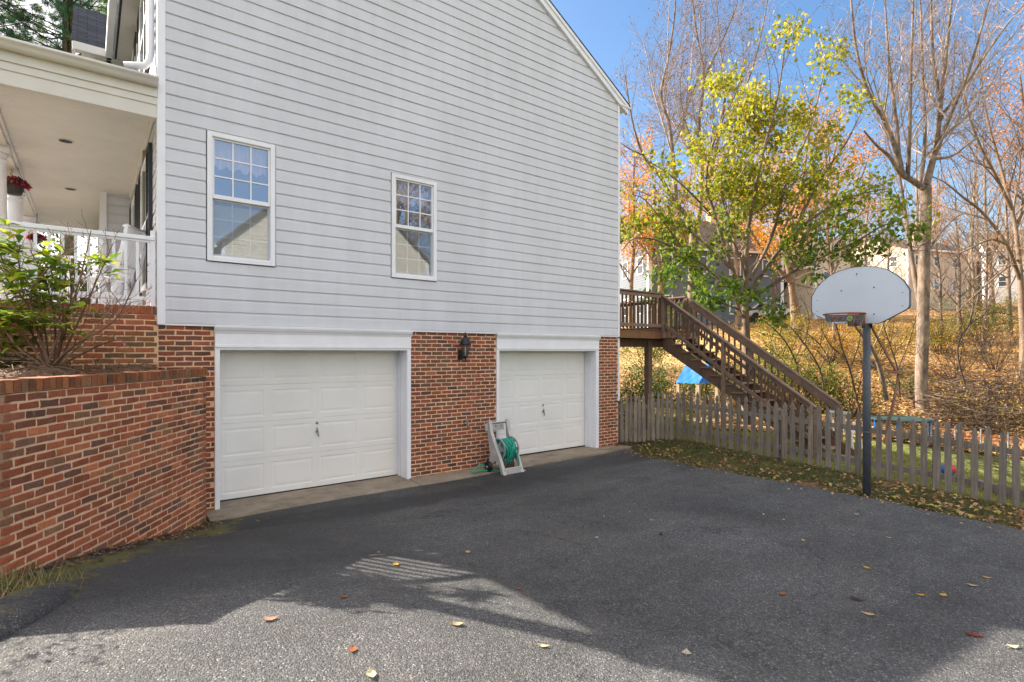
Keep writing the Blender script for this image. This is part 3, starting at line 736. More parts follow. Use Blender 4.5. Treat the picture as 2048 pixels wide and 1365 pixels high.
prof = [(0, 0), (-.075, 0), (-.085, .035), (-.115, .07), (-.125, .075), (-.125, .105), (-.115, .105), (-.11, .085), (0, .085)]
ga.prism(prof, (PX0-.14, HYW-.036, 5.40), (0,1,0), (0,0,1), (HX0-PX0+.135, 0, 0)); ga.prism(prof, (PX0-.03, HYW-.15, 5.40), (1,0,0), (0,0,1), (0, PY1-HYW+.3, 0))
ga.build('gutter', M['cream'], house, True)
pr_ = MB(); zt = 5.49; x0, x1, y0 = PX0-.13, HX0-.01, HYW-.13
vs = [(x0,y0,zt),(x1,y0,zt),(x1,y0+2.2,zt+.45),(x1,PY1,zt+.45),(x0,PY1,zt)]
pr_.add(vs+[(x,y,z-.04) for x,y,z in vs], [(0,1,2),(0,2,3,4),(5,6,1,0),(9,5,0,4)]); pr_.build('porch_roof', M['shingle'], house)
def column(y):
    c = MB(); x = PX0+.12
    c.lathe((x, y, PF), [(.17, 0), (.17, .05), (.155, .06), (.15, .10), (.125, .13), (.125, .5), (.118, 1.2), (.105, 2.12), (.105, 2.16), (.125, 2.18), (.125, 2.20), (.11, 2.21), (.11, 2.24), (.14, 2.29)], 28)
    c.box(x-.15, x+.15, y-.15, y+.15, PF+2.29, 5.05); return c.build('column', M['trim'], house, True)
for y in (HYW+.16, 10.75, 13.3, 15.9): column(y)
def railing(a, b, n):
    r = MB(); a = Vector(a); b = Vector(b)
    r.bar(a+Vector((0,0,.86)), b+Vector((0,0,.86)), .085, .05); r.bar(a+Vector((0,0,.82)), b+Vector((0,0,.82)), .045, .03); r.bar(a+Vector((0,0,.10)), b+Vector((0,0,.10)), .05, .045)
    ro = r.build('railing', M['trim'], house, False, .006)
    for k in range(n):
        p = a.lerp(b, (k+.5)/n); q = MB(); q.box(p.x-.016, p.x+.016, p.y-.016, p.y+.016, p.z+.122, p.z+.805); q.build('baluster', M['trim'], ro)
railing((PX0+.26, HYW+.06, PF), (HX0-.03, HYW+.06, PF), 13)
for ya, yb in ((8.6, 10.6), (10.9, 13.15)): railing((PX0+.12, ya, PF), (PX0+.12, yb, PF), 20)
wpt = MB(); wpt.box(HX0-.075, HX0-.025, HYW+.03, HYW+.09, PF, 3.62); wpt.build('rail_post', M['trim'], house)

# water tap
tp = MB(); tp.lathe((5.325, BY-.012, .82), [(.03, 0), (.03, .012), (.014, .016), (.014, .07)], 12, (0,-1,0)); tp.tube([Vector((5.325, BY-.08, .83)), Vector((5.325, BY-.095, .80)), Vector((5.325, BY-.095, .76))], .012, 8)
tp.torus((5.325, BY-.062, .868), .028, .006, (0,-.3,1), 14, 6); tp.tube([Vector((5.325, BY-.062, .83)), Vector((5.325, BY-.062, .87))], .006, 6); tp.build('water_tap', M['steel'], house, True)

# ------------------------------------------------------------------ wall lantern
lt = thing('wall_lantern', 'black coach lantern with clear glass on the brick between the garage doors', 'lantern', (5.2, BY-.02, 2.0))
LX, LY = 5.23, BY-.15
b = MB(); b.lathe((LX-.02, BY-.012, 2.04), [(.062, 0), (.062, .014), (.05, .022)], 4, (0,-1,0))
b.box(LX-.065, LX+.025, BY-.03, BY-.008, 1.955, 2.125); b.tube([Vector((LX-.02, BY-.03, 2.02)), Vector((LX-.015, BY-.08, 1.985)), Vector((LX, LY, 1.99)), Vector((LX, LY, 2.02))], .012, 8); b.build('bracket', M['black'], lt, False, .006)
b = MB(); b.lathe((LX, LY, 0), [(.004, 1.925), (.012, 1.94), (.008, 1.955), (.016, 1.97), (.02, 1.99), (.042, 2.015), (.046, 2.025)], 16); b.build('finial', M['black'], lt, True)
b = MB()
for k in range(6):
    a = math.pi/3*k+.3; b.tube([Vector((LX+.044*math.cos(a), LY+.044*math.sin(a), 2.02)), Vector((LX+.084*math.cos(a), LY+.084*math.sin(a), 2.225))], .006, 5)
b.build('cage', M['black'], lt)
b = MB(); b.lathe((LX, LY, 0), [(.04, 2.022), (.078, 2.222)], 6); b.build('glass', M['lglass'], lt)
b = MB(); b.lathe((LX, LY, 0), [(.098, 2.222), (.1, 2.232), (.092, 2.25), (.07, 2.31), (.05, 2.34), (.03, 2.35), (.03, 2.365), (.04, 2.37), (.02, 2.39), (.012, 2.41), (.016, 2.422), (.004, 2.44)], 18); b.build('lamp_roof', M['black'], lt, True)
b = MB(); b.lathe((LX, LY, 0), [(.012, 2.02), (.012, 2.09), (.018, 2.10), (.014, 2.16), (.003, 2.19)], 10); b.build('candle_bulb', M['white'], lt, True)

# ------------------------------------------------------------------ retaining wall and planting bed
RA, RB_ = Vector((1.18, 7.80, 0)), Vector((-.29, 5.54, 0)); rdir = (RB_-RA).normalized(); rn = Vector((rdir.y, -rdir.x, 0))
if rn.x < 0: rn = -rn                                 # faces the driveway
RL = (RB_-RA).length+.37; RE = RA+rdir*RL
rw = thing('retaining_wall', 'angled red brick retaining wall with an upright brick coping beside the driveway', 'retaining wall', (RA.x, RA.y, 0))
def stain(a, z, c):
    h = z-1.0
    if random.random() < .45*max(0, math.sin(a*2.1+1.0))*max(0, min(1, (z-.6)/1.0)): c = c*.5+Vector((.02, .018, .015))
    return c
rb1 = MB(); rm1 = MB(); O_ = RA+rdir*(-.0)
TOPZ = 1.885
# laid from the left end so that ux points along the wall away from the house
brick_patch(rb1, rm1, RA, rdir, rn, RL, -.30, TOPZ-.10, PALW, 0, stain)
brick_patch(rb1, rm1, RA-rn*.0, Vector((-rn.x, -rn.y, 0)), -rdir, .22, -.30, TOPZ-.10, PALW, 1)
brick_patch(rb1, rm1, RE, Vector((-rn.x, -rn.y, 0)), rdir, 5.0, -.30, TOPZ-.10, PALW, 1)
rbo = rb1.build('brick_face', M['brick'], rw); rm1.build('mortar', M['mortar'], rbo)
rc = MB(); rcm = MB(); rowlock(rc, rcm, RA-rdir*.012, rdir, rn, RL+.012, TOPZ-.095, .095, [tuple(Vector(c)*.72+Vector((.035,.032,.012))) for c in PALW], .21, .016)
rowlock(rc, rcm, RE-rn*.215, Vector((-rn.x, -rn.y, 0)), rdir, 4.8, TOPZ-.095, .095, [tuple(Vector(c)*.72+Vector((.035,.032,.012))) for c in PALW], .21, .016)
rco = rc.build('coping', M['brick'], rw); rcm.build('mortar', M['mortar'], rco)
bw2 = MB(); bw2.bar(RA-rn*.12+rdir*.12+Vector((0,0,.75)), RE-rn*.12-rdir*.12+Vector((0,0,.75)), .16, 2.0); bw2.build('wall_core', M['mortar'], rw)
# bed: soil rising from the coping
nx_, ny_ = 60, 60; vs = []; bedfn = {}
def bedz(x, y):
    d = (Vector((x, y, 0))-RA).dot(-rn)               # distance behind the wall face
    t = max(0, min(1, (d-.18)/.9)); t = t*t*(3-2*t)
    return TOPZ-.07+.15*t+.05*math.sin(x*4+y*2.3)*t+.03*math.sin(x*11-y*7)*t+max(0, -x-.8)*.10
for j in range(ny_+1):
    for i in range(nx_+1):
        s = RL*i/nx_; p = RA+rdir*s-rn*.17
        q = Vector((-8 if i > 8 else HX0+(-8.7)*(i/8), BY-.0, 0)) if False else Vector((p.x-6*(j/ny_)**1.5, min(p.y+7.5*(j/ny_), 40), 0))
        yl = BY-.002 if q.x > PX0-.1 else 99
        yy = min(p.y+(BY-p.y+ (6 if q.x < PX0-.1 else 0))*(j/ny_), yl)
        xx = p.x-5*(j/ny_)**2*(i/nx_)
        vs.append((xx, yy, bedz(xx, yy)+.012*math.sin(xx*37+yy*29)))
fs = [(j*(nx_+1)+i, j*(nx_+1)+i+1, (j+1)*(nx_+1)+i+1, (j+1)*(nx_+1)+i) for j in range(ny_) for i in range(nx_)]
o = mesh_obj('soil', np.array(vs), fs, M['soil'], None, None, True); o['kind'] = 'structure'
fy = MB(); fy.add([(-60,9.2,1.72),(PX0-2.2,7.7,1.72),(PX0-.35,8.4,1.75),(PX0-.35,40,2.1),(-60,40,3.0)], [(0,1,2,3,4)]); fy.add([(PX0-.34,17.3,2.05),(HX1,18.3,2.05),(HX1,60,3),(PX0-.34,60,3)], [(0,1,2,3)])
o = fy.build('front_lawn', plain('front_lawn', (.10, .10, .035), .95, var=.5, scale=5)); o['kind'] = 'structure'

# ------------------------------------------------------------------ leaves as flat meshes (numpy)
def leaf_quads(cent, length, width, dirs=None, normal_up=.5, fold=.25, curl=.15):
    """kite-shaped folded leaves: 2 quads each sharing the midrib"""
    n = len(cent); cent = np.asarray(cent, float)
    if dirs is None: dirs = rng.normal(size=(n,3))
    dirs = dirs/np.linalg.norm(dirs, axis=1)[:,None]
    nr = rng.normal(size=(n,3))*(1-normal_up)+np.array([0,0,1])*normal_up*2
    side = np.cross(dirs, nr); ln = np.linalg.norm(side, axis=1)[:,None]; side = side/np.maximum(ln, 1e-6); nn = np.cross(side, dirs)
    L = (length*rng.uniform(.7, 1.25, n))[:,None]; Wd = (width*rng.uniform(.75, 1.2, n))[:,None]
    base = cent; tip = cent+dirs*L-nn*L*curl; mid1 = cent+dirs*L*.45+nn*L*.03
    l = cent+dirs*L*.42+side*Wd*.5+nn*Wd*fold; r = cent+dirs*L*.42-side*Wd*.5+nn*Wd*fold
    v = np.stack([base, l, tip, r, mid1], 1).reshape(-1,3)
    k = np.arange(n)[:,None]*5
    f = np.concatenate([k+np.array([[0,4,2,1]]), k+np.array([[0,3,2,4]])], 1).reshape(-1,4)
    return v, f
def leaves_obj(name, cent, cols, length, width, m, parent=None, **kw):
    v, f = leaf_quads(cent, length, width, **kw)
    return mesh_obj(name, v, f, m, parent, np.repeat(cols, 2, 0))
def pick(pal, n, var=.2):
    p = np.array(pal); c = p[rng.integers(0, len(p), n)]; return c*rng.uniform(1-var, 1+var, (n,1))

# ------------------------------------------------------------------ branches
def catmull(pts, per=4):
    out = []; n = len(pts)
    for i in range(n-1):
        p0, p1, p2, p3 = pts[max(i-1,0)], pts[i], pts[i+1], pts[min(i+2,n-1)]
        for k in range(per):
            t = k/per
            out.append(.5*((2*p1)+(p2-p0)*t+(2*p0-5*p1+4*p2-p3)*t*t+(3*p1-p0-3*p2+p3)*t*t*t))
    out.append(pts[-1]); return out
def rvec():
    while True:
        v = Vector((random.uniform(-1,1), random.uniform(-1,1), random.uniform(-1,1)))
        if .01 < v.length < 1: return v.normalized()
TW = .003
def grow(mb, pts, r0, r1, lev, cfg, tips, start=.25):
    """sweep one limb, then let it branch; cfg[lev] = (children per metre, length ratio, angle, upward pull, segments, min length)"""
    m = len(pts); rad = [r0+(r1-r0)*(i/(m-1))**.8 for i in range(m)]
    mb.tube(pts, rad, 8 if r0 > .08 else 5 if r0 > .025 else 3, cap=False)
    if lev >= len(cfg):
        tips.extend(pts[1:]); return
    dens, ratio, ang, up, seg, lmin = cfg[lev]
    L = sum((b-a).length for a, b in zip(pts, pts[1:])); nch = max(1, int(L*(1-start)*dens+random.random()))
    for c in range(nch):
        f = start+(1-start)*((c+random.random())/nch); x = f*(m-1); i = min(int(x), m-2); p = pts[i].lerp(pts[i+1], x-i)
        t = (pts[i+1]-pts[i]).normalized(); rr = rad[i]+(rad[i+1]-rad[i])*(x-i)
        pv = rvec(); pv = (pv-t*pv.dot(t)).normalized(); a = R(ang*random.uniform(.65, 1.3))
        d = (t*math.cos(a)+pv*math.sin(a)); l = max(lmin, L*ratio*(1.15-.75*f)*random.uniform(.6, 1.25)); q = [p]
        for s in range(seg):
            d = (d+Vector((0,0,up))+rvec()*.22).normalized(); q.append(q[-1]+d*(l/seg))
        rc = min(rr*.55, max(l*.011, TW)); grow(mb, q, rc, max(rc*.3, TW*.75), lev+1, cfg, tips, .15)

# ------------------------------------------------------------------ rhododendron in the bed
bush = thing('rhododendron_bush', 'sparse leggy bush with long green leaves and many bare twigs in the brick bed', 'bush', (-.3, 7.2, 1.98))
bb = MB(); tips = []
stems = [((95,728),[(70,640),(20,560),(-30,500)]),((95,728),[(60,660),(10,620),(-60,600)]),((110,728),[(110,640),(90,560),(60,500)]),((110,728),[(130,650),(160,560),(182,462)]),
         ((118,728),[(150,660),(190,570),(226,488)]),((120,726),[(170,680),(205,640),(245,592)]),((105,728),[(150,690),(230,640),(272,560)]),((95,728),[(110,690),(140,610),(150,545)]),
         ((80,730),[(30,690),(-20,660),(-70,650)]),((112,728),[(140,620),(140,540),(120,480)]),((100,728),[(80,610),(40,540),(40,490)]),((118,728),[(200,690),(240,680),(252,690)]),((90,728),[(50,705),(10,690),(-40,690)]),((92,728),[(55,680),(30,640),(10,600)]),((88,728),[(40,700),(0,650),(-40,620)]),((96,728),[(75,690),(60,650),(70,610)]),((84,729),[(40,715),(20,700),(0,705)]),((86,728),[(30,690),(-20,640),(-60,560)]),((100,728),[(60,600),(95,540),(135,500)])]
for (bx, by_), st in stems:
    d0 = random.uniform(5.35, 5.6); pts = [P(bx, by_+4, d0)]; off = random.uniform(-.45, .45)
    for k, (x, y) in enumerate(st): pts.append(P(x, y, d0+off*(k+1)/3))
    pts = catmull(pts, 3); grow(bb, pts, random.uniform(.011, .019), .005, 0, [(9, .42, 42, .10, 4, .14), (13, .5, 45, .05, 3, .08)], tips, .15)
bb.build('branches', M['bark_shrub'], bush)
cent, dr_ = [], []
for t in tips:
    u = (FX*t.x+FY*t.y); px = CX+F*(RX*t.x+RY*t.y)/u; py = HY-F*(t.z-EZ)/u
    pr_l = .75 if px < 60 else .55 if px < 120 else .2 if (px < 170 and py > 530) else .03
    if 215 < px < 300 and py < 600 and random.random() < .25: pr_l = .5
    if py < 520 and px > 60: pr_l *= .5
    if random.random() < pr_l*.26:
        c = t; az = random.uniform(0, 6.28)
        for k in range(random.randint(5, 9)):                  # a whorl of leaves round the twig end
            a = az+k*2*math.pi/7+random.uniform(-.2, .2); cent.append(c); dr_.append((math.cos(a), math.sin(a), random.uniform(-.25, .6)))
cent = np.array([tuple(c) for c in cent]); dr_ = np.array(dr_)
leaves_obj('leaves', cent, pick([(.17,.30,.035),(.13,.25,.035),(.24,.36,.04),(.36,.42,.05),(.10,.19,.035),(.46,.43,.06)], len(cent)), .185, .062, M['wax'], bush, dirs=dr_, normal_up=.9, fold=.12, curl=.18)
# dead twigs and leaves fallen under the bush
tw = MB()
for k in range(330):
    x = random.uniform(-1.0, 1.0); y = random.uniform(5.4, 8.1)
    if (Vector((x, y, 0))-RA).dot(-rn) < .2 or y > 8.1: continue
    a = random.uniform(0, 3.14); l = random.uniform(.08, .35); z = bedz(x, y)+.015
    p = Vector((x, y, z)); d = Vector((math.cos(a), math.sin(a), random.uniform(-.05, .25)))
    tw.tube([p-d*l*.5, p+rvec()*.02+Vector((0,0,.015)), p+d*l*.5], .0035, 3)
o = tw.build('twig_litter', M['bark']); o['kind'] = 'stuff'; tag(o, 'dead twigs lying on the soil under the bush', 'twigs')
pts = []
for k in range(1500):
    x = random.uniform(-1.6, 1.1); y = random.uniform(4.6, 8.15)
    if (Vector((x, y, 0))-RA).dot(-rn) > .2: pts.append((x, y, bedz(x, y)+.012))
o = leaves_obj('bed_litter', np.array(pts), pick([(.16,.08,.04),(.11,.055,.028),(.20,.11,.055),(.07,.04,.024)], len(pts)), .06, .022, M['dry'], None, dirs=np.stack([rng.normal(size=len(pts)), rng.normal(size=len(pts)), rng.normal(size=len(pts))*.25], 1), normal_up=.9)
o['kind'] = 'stuff'; tag(o, 'brown dead leaves covering the planting bed', 'leaf litter')

# ------------------------------------------------------------------ porch things
def basket(px, py, yb, lbl, S=1.):
    u = (px-CX)/F; d = yb/(FY+u*RY); c = P(px, py, d)
    t = thing('hanging_basket', lbl, 'flower basket', c, 'hanging flower baskets on the porch')
    b = MB(); b.lathe(c, [(.10*S, -.17*S), (.12*S, -.12*S), (.145*S, 0), (.15*S, .01), (.13*S, .01)], 20); b.build('pot', M['pot'], t, True)
    b = MB()
    for k in range(3):
        a = k*2.09; b.tube([c+Vector((.14*math.cos(a), .14*math.sin(a), 0)), c+Vector((0,0,.42))], .004, 4)
    b.tube([c+Vector((0,0,.42)), c+Vector((0,0,5.05-c.z))], .006, 5); b.build('hanger', M['black'], t)
    n = 420; q = rng.normal(size=(n,3)); q /= np.linalg.norm(q, axis=1)[:,None]; q[:,2] = np.abs(q[:,2])*.8-.12; cen = np.array(c)+q*np.array([.21,.21,.19])*S*rng.uniform(.75, 1, (n,1))
    leaves_obj('flowers', cen, pick([(.40,.05,.14),(.30,.03,.10),(.50,.12,.20),(.20,.02,.06),(.06,.10,.03)], n), .06, .045, M['leaf'], t, dirs=q+rng.normal(size=(n,3))*.4, normal_up=.2)
basket(29, 372, 12.0, 'hanging basket of magenta flowers in a dark pot beside the nearest porch column', .85)
basket(74, 478, 15.4, 'hanging basket of dark red flowers seen low behind the porch railing', .62)
def rocker(x, y, rz, lbl):
    t = thing('rocking_chair', lbl, 'rocking chair', (x, y, PF)); c, s = math.cos(rz), math.sin(rz)
    T = lambda a, b, z: Vector((x+a*c-b*s, y+a*s+b*c, PF+z))
    b = MB()
    for k in range(5): b.bar(T(-.24, -.22+.1*k, .42+.0*k), T(.24, -.22+.1*k, .42), .09, .02)
    b.build('seat', M['trim'], t, False, .004)
    b = MB()
    for k in range(6): b.bar(T(-.2+.08*k, .26, .46), T(-.2+.08*k, .46, 1.12), .055, .014, (0,1,0))
    b.bar(T(-.27, .45, 1.1), T(.27, .45, 1.1), .09, .025, (0,0,1)); b.bar(T(-.27, .3, .6), T(.27, .3, .6), .05, .02); b.build('backrest', M['trim'], t, False, .004)
    for sx in (-.27, .27):
        b = MB(); b.tube(catmull([T(sx, -.42, .09), T(sx, -.2, .03), T(sx, .15, .025), T(sx, .6, .12)], 4), .018, 6); b.build('rocker', M['trim'], t)
        b = MB(); b.bar(T(sx, -.24, .04), T(sx, -.24, .66), .04, .04, (0,1,0)); b.build('leg', M['trim'], t)
        b = MB(); b.bar(T(sx, .24, .04), T(sx, .46, 1.12), .04, .04, (0,1,0)); b.build('leg', M['trim'], t)
        b = MB(); b.bar(T(sx, -.30, .67), T(sx, .30, .67), .08, .022); b.build('armrest', M['trim'], t, False, .004)
rocker(.15, 9.3, R(-120), 'white wooden rocking chair on the porch close behind the end railing')
rocker(.2, 11.6, R(-110), 'white wooden rocking chair further along the porch, beside the bump-out')

# ------------------------------------------------------------------ hose reel
HB = Vector((5.86, 7.72, 0)); hz = gz(5.78, 7.7)+.02
hr = thing('hose_reel', 'grey plastic garden hose reel cart wound with green hose beside the right garage door', 'hose reel', (HB.x, HB.y, hz))
hu = Vector((.955, .05, 0)).normalized(); hv = Vector((-hu.y, hu.x, 0))          # hu across (axle), hv towards the wall
def HP(a, b, z): return HB+hu*(a*.94)+hv*(b*.94)+Vector((0,0,hz+z*.95))
HW = .215
side = [(-.20,0),(-.13,0),(-.05,.20),(.02,.23),(.10,.19),(.17,.12),(.20,.15),(.14,.30),(.20,.42),(.235,.62),(.25,.90),(.20,.90),(.165,.66),(.10,.50),(.02,.38),(-.06,.26),(-.14,.12)]
side_o = [(-.20,0),(-.12,0),(-.06,.16),(.02,.22),(.10,.17),(.20,.10),(.23,.14),(.19,.28),(.20,.40),(.25,.62),(.27,.90),(.215,.90),(.17,.68),(.07,.50),(-.06,.30),(-.15,.12)]
for sg, nm in ((-1, 0), (1, 0)):
    b = MB(); b.prism(side_o, HP(sg*HW-(.02 if sg < 0 else 0), 0, 0), hv, (0,0,1), hu*.02)
    b.prism([(-.215,0),(-.185,0),(-.05,.29),(.075,.495),(.175,.68),(.225,.90),(.20,.90),(.15,.69),(.05,.505),(-.075,.30)], HP(sg*HW-.033, 0, 0), hv, (0,0,1), hu*.066)
    b.lathe(HP(sg*HW-.03, .11, .34), [(.06, 0), (.06, .06)], 20, hu); b.build('side_frame', M['gray'], hr, False, .004)
b = MB(); b.bar(HP(-HW, -.185, .055), HP(HW, -.185, .055), .035, .11, (0,0,1)); b.bar(HP(HW-.02, -.185, .012), HP(HW+.10, -.16, .012), .07, .014); b.build('foot_bar', M['gray'], hr, False, .006)
b = MB(); b.prism([(-HW,.70),(HW,.70),(HW,.83),(-HW,.83)], HP(0, .19, 0), hu, (0,.2,1), hv*.02)
b.tube([HP(-HW, .25, .90), HP(HW, .25, .90)], .014, 8); b.build('top_plate', M['gray'], hr, False, .004)
b = MB(); b.tube([HP(-HW+.02, .235, .87), HP(-HW+.05, .23, .885), HP(HW-.05, .23, .885), HP(HW-.02, .23, .85)], .008, 6)
for a in (-.07, .07): b.lathe(HP(a, .235, .835), [(.012, 0), (.012, .012)], 8, -hv)
b.build('grip', M['dgray'], hr)
AX = (.04, .43)
for sg in (-1, 1):
    b = MB(); c = HP(sg*.165, *AX); b.torus(c, .186, .016, hu, 40, 8); b.torus(c, .08, .018, hu, 24, 6)
    for k in range(6):
        a = k*math.pi/3; d = hv*math.cos(a)+Vector((0,0,math.sin(a))); b.bar(c+d*.07, c+d*.19, .05, .012, hu)
    b.lathe(c-hu*.02, [(.07, 0), (.07, .04)], 20, hu); b.build('reel_flange', M['drum'], hr)
b = MB(); b.tube([HP(-.2, *AX), HP(.2, *AX)], .03, 12); b.lathe(HP(-.16, *AX), [(.09, 0), (.09, .32)], 20, hu); b.build('drum', M['drum'], hr)
b = MB()
for lay, rr, nt_ in ((0, .115, 13), (1, .145, 12), (2, .172, 10)):
    pts = [HP(-.145+.29*(k/(nt_*18)) if lay != 1 else .145-.29*(k/(nt_*18)), AX[0]+(rr+random.uniform(-.004,.004))*math.cos(k*2*math.pi/18), AX[1]+(rr+random.uniform(-.004,.004))*math.sin(k*2*math.pi/18)) for k in range(nt_*18+1)]
    b.tube(pts, .0115, 6)
for k in range(5):                                    # slack loops hanging below
    a0 = -.12+.05*k; dp_ = random.uniform(.26, .36)
    pts = [HP(a0+.03*math.sin(t*2.1+k)+.02*t/6, AX[0]-.02+.178*math.cos(t), AX[1]+(.18 if math.sin(t) > 0 else dp_)*math.sin(t)) for t in np.linspace(0, 6.28, 30)]
    b.tube(pts, .0115, 6)
b.tube(catmull([HP(-.02, -.10, .58), HP(.04, -.17, .45), HP(.12, -.19, .30), HP(.17, -.17, .14), HP(.16, -.10, .06), HP(.05, 0, .03), HP(-.2, .14, .03), HP(-.42, .24, .04), HP(-.60, .20, .03)], 6), .0115, 6)
b.tube(catmull([HP(-.25, .22, .05), HP(-.36, .30, .14), HP(-.5, .30, .08), HP(-.62, .24, .03)], 6), .0115, 6)
b.build('hose', M['hose'], hr, True)
for sg in (-1, 1):
    b = MB(); c = HP(sg*(HW+.055), .20, .10); b.torus(c, .068, .034, hu, 28, 10); b.lathe(c-hu*.03, [(.06, 0), (.06, .06)], 20, hu); w1 = b.build('wheel', M['black'], hr, True)
    b = MB(); b.lathe(c-hu*.036, [(.02, 0), (.02, .072)], 12, hu); b.build('hub', M['gray'], w1)
b = MB()
for k in range(3): b.tube(catmull([HP(-.08+.05*k, -.02, .12), HP(-.02+.05*k, -.08, .22), HP(.06+.04*k, -.05, .14), HP(.02+.05*k, .02, .05), HP(-.06+.05*k, 0, .10)], 5), .012, 6)
b.build('dirty_hose_end', M['bark_shrub'], hr, True)

# ------------------------------------------------------------------ basketball hoop
gzp = gz(8.3, 2.9)
hoop = thing('basketball_hoop', 'white fan-shaped basketball backboard with an orange rim on a grey steel pole', 'basketball hoop', (8.3, 2.9, gzp))
b = MB(); b.tube([Vector((8.3, 2.9, gzp-.1)), Vector((8.3, 2.9, 1.35)), Vector((8.3, 2.9, 2.58))], [.048, .047, .046], 20); b.lathe((8.3, 2.9, 1.0), [(.048, 0), (.0505, .002), (.0505, .02), (.048, .022)], 20); b.build('pole', M['pole'], hoop, True)
BXp = 7.80; BCy = 2.83
half = [(0,.73),(.10,.725),(.22,.70),(.33,.655),(.43,.575),(.50,.50),(.545,.415),(.56,.385),(.56,.20),(.55,.175),(.53,.155),(.27,.012),(.235,0)]
outl = half+[(-a, z) for a, z in half[::-1]][1:] ; outl = outl[:-1] if outl[0] == outl[-1] else outl
b = MB(); b.prism(outl, (BXp, BCy, 2.45), (0,-1,0), (0,0,1), (.035,0,0)); bo = b.build('backboard', M['board'], hoop, False)
b = MB()
om = [(a*1.012, .365+(z-.365)*1.012) for a, z in outl]; n = len(outl); vs = [(BXp-.004, BCy-a, 2.45+z) for a, z in outl]+[(BXp-.004, BCy-a, 2.45+z) for a, z in om]+[(BXp+.04, BCy-a, 2.45+z) for a, z in om]
b.add(vs, [(i,(i+1)%n,(i+1)%n+n,i+n) for i in range(n)]+[(i+n,(i+1)%n+n,(i+1)%n+2*n,i+2*n) for i in range(n)]); b.build('edge_trim', M['black'], bo)
for a, z in ((-.19,.44),(.185,.45),(.185,.115),(-.01,.64)):
    q = MB(); q.lathe((BXp-.001, BCy-a, 2.45+z), [(.009, 0), (.008, .004)], 10, (-1,0,0)); q.build('bolt_hole', M['black'], bo)
for a, z in ((-.49,.34),(-.49,.19),(.49,.36),(.49,.20)):
    q = MB(); q.lathe((BXp-.001, BCy-a, 2.45+z), [(.006, 0), (.005, .004)], 8, (-1,0,0)); q.build('bolt_hole', M['dgray'], bo)
RC = Vector((7.42, 2.84, 2.56)); b = MB(); b.torus(RC, .225, .0095, (0,0,1), 44, 8)
b.bar(RC+Vector((.21, -.10, -.01)), (BXp, 2.78, RC.z-.01), .03, .012); b.bar(RC+Vector((.21, .10, -.01)), (BXp, 2.90, RC.z-.01), .03, .012); b.box(BXp-.02, BXp-.002, 2.74, 2.94, RC.z-.14, RC.z+.03); b.build('rim', M['orange'], hoop, True)
b = MB(); n = 28; vs = []
for k in range(n+1):                                  # dark band hung under the rim on its far half and sides
    a = -math.pi*.62+math.pi*1.24*k/n; vs += [RC+Vector((.213*math.cos(a), .213*math.sin(a), -.008)), RC+Vector((.200*math.cos(a), .200*math.sin(a), -.085))]
b.add(vs, [(2*k,2*k+2,2*k+3,2*k+1) for k in range(n)]); band = b.build('net_band', M['dgray'], hoop, True)
vd = Vector((FX, FY, 0))
for k, (px, mt) in enumerate(((1667,'orange'),(1681,'orange'),(1700,'lime'),(1717,'orange'))):
    # rings on the inside of the band, seen across the open hoop
    u = (px-CX)/F; ray = Vector((FX+u*RX, FY+u*RY, 0)); c0 = Vector((RC.x, RC.y, 0)); r_ = .200
    A = ray.dot(ray); Bq = -2*ray.dot(c0); Cq = c0.dot(c0)-r_*r_; t = (-Bq+math.sqrt(max(0, Bq*Bq-4*A*Cq)))/(2*A); h_ = ray*t; nrm = (h_-c0).normalized()
    q = MB(); c = h_-nrm*.004+Vector((0,0,RC.z-.047)); q.torus(c, .026, .006, nrm, 24, 6); q.build('ring_mark', M[mt], band)
    q = MB(); q.torus(c, .010, .004, nrm, 16, 5); q.build('ring_mark', M[mt], band)
b = MB()
for k in range(26):
    a = 2*math.pi*k/26; l = random.uniform(.06, .13); p = RC+Vector((.2*math.cos(a), .2*math.sin(a), -.06)); b.tube([p, p+Vector((random.uniform(-.015,.015)-.02*math.cos(a), random.uniform(-.015,.015)-.02*math.sin(a), -l))], .0025, 3)
b.build('net_cords', M['net'], hoop)
b = MB()
for y in (2.70, 3.02):
    b.bar((BXp+.04, y, 2.92), (8.32, 2.9+(y-2.86)*.3, 2.42), .022, .022); b.bar((BXp+.04, y, 2.62), (8.30, 2.9+(y-2.86)*.3, 2.52), .022, .022)
b.build('brace', M['black'], hoop)
b = MB(); pa = P(1727, 650, 7.35); b.bar((8.34, 2.86, 2.44), (8.62, 2.66, 1.83), .028, .02); b.box(8.50, 8.70, 2.58, 2.72, 1.80, 1.83); b.bar((8.60, 2.62, 1.80), (8.46, 2.74, .85), .025, .025); b.build('lift_arm', M['bark_shrub'], hoop)

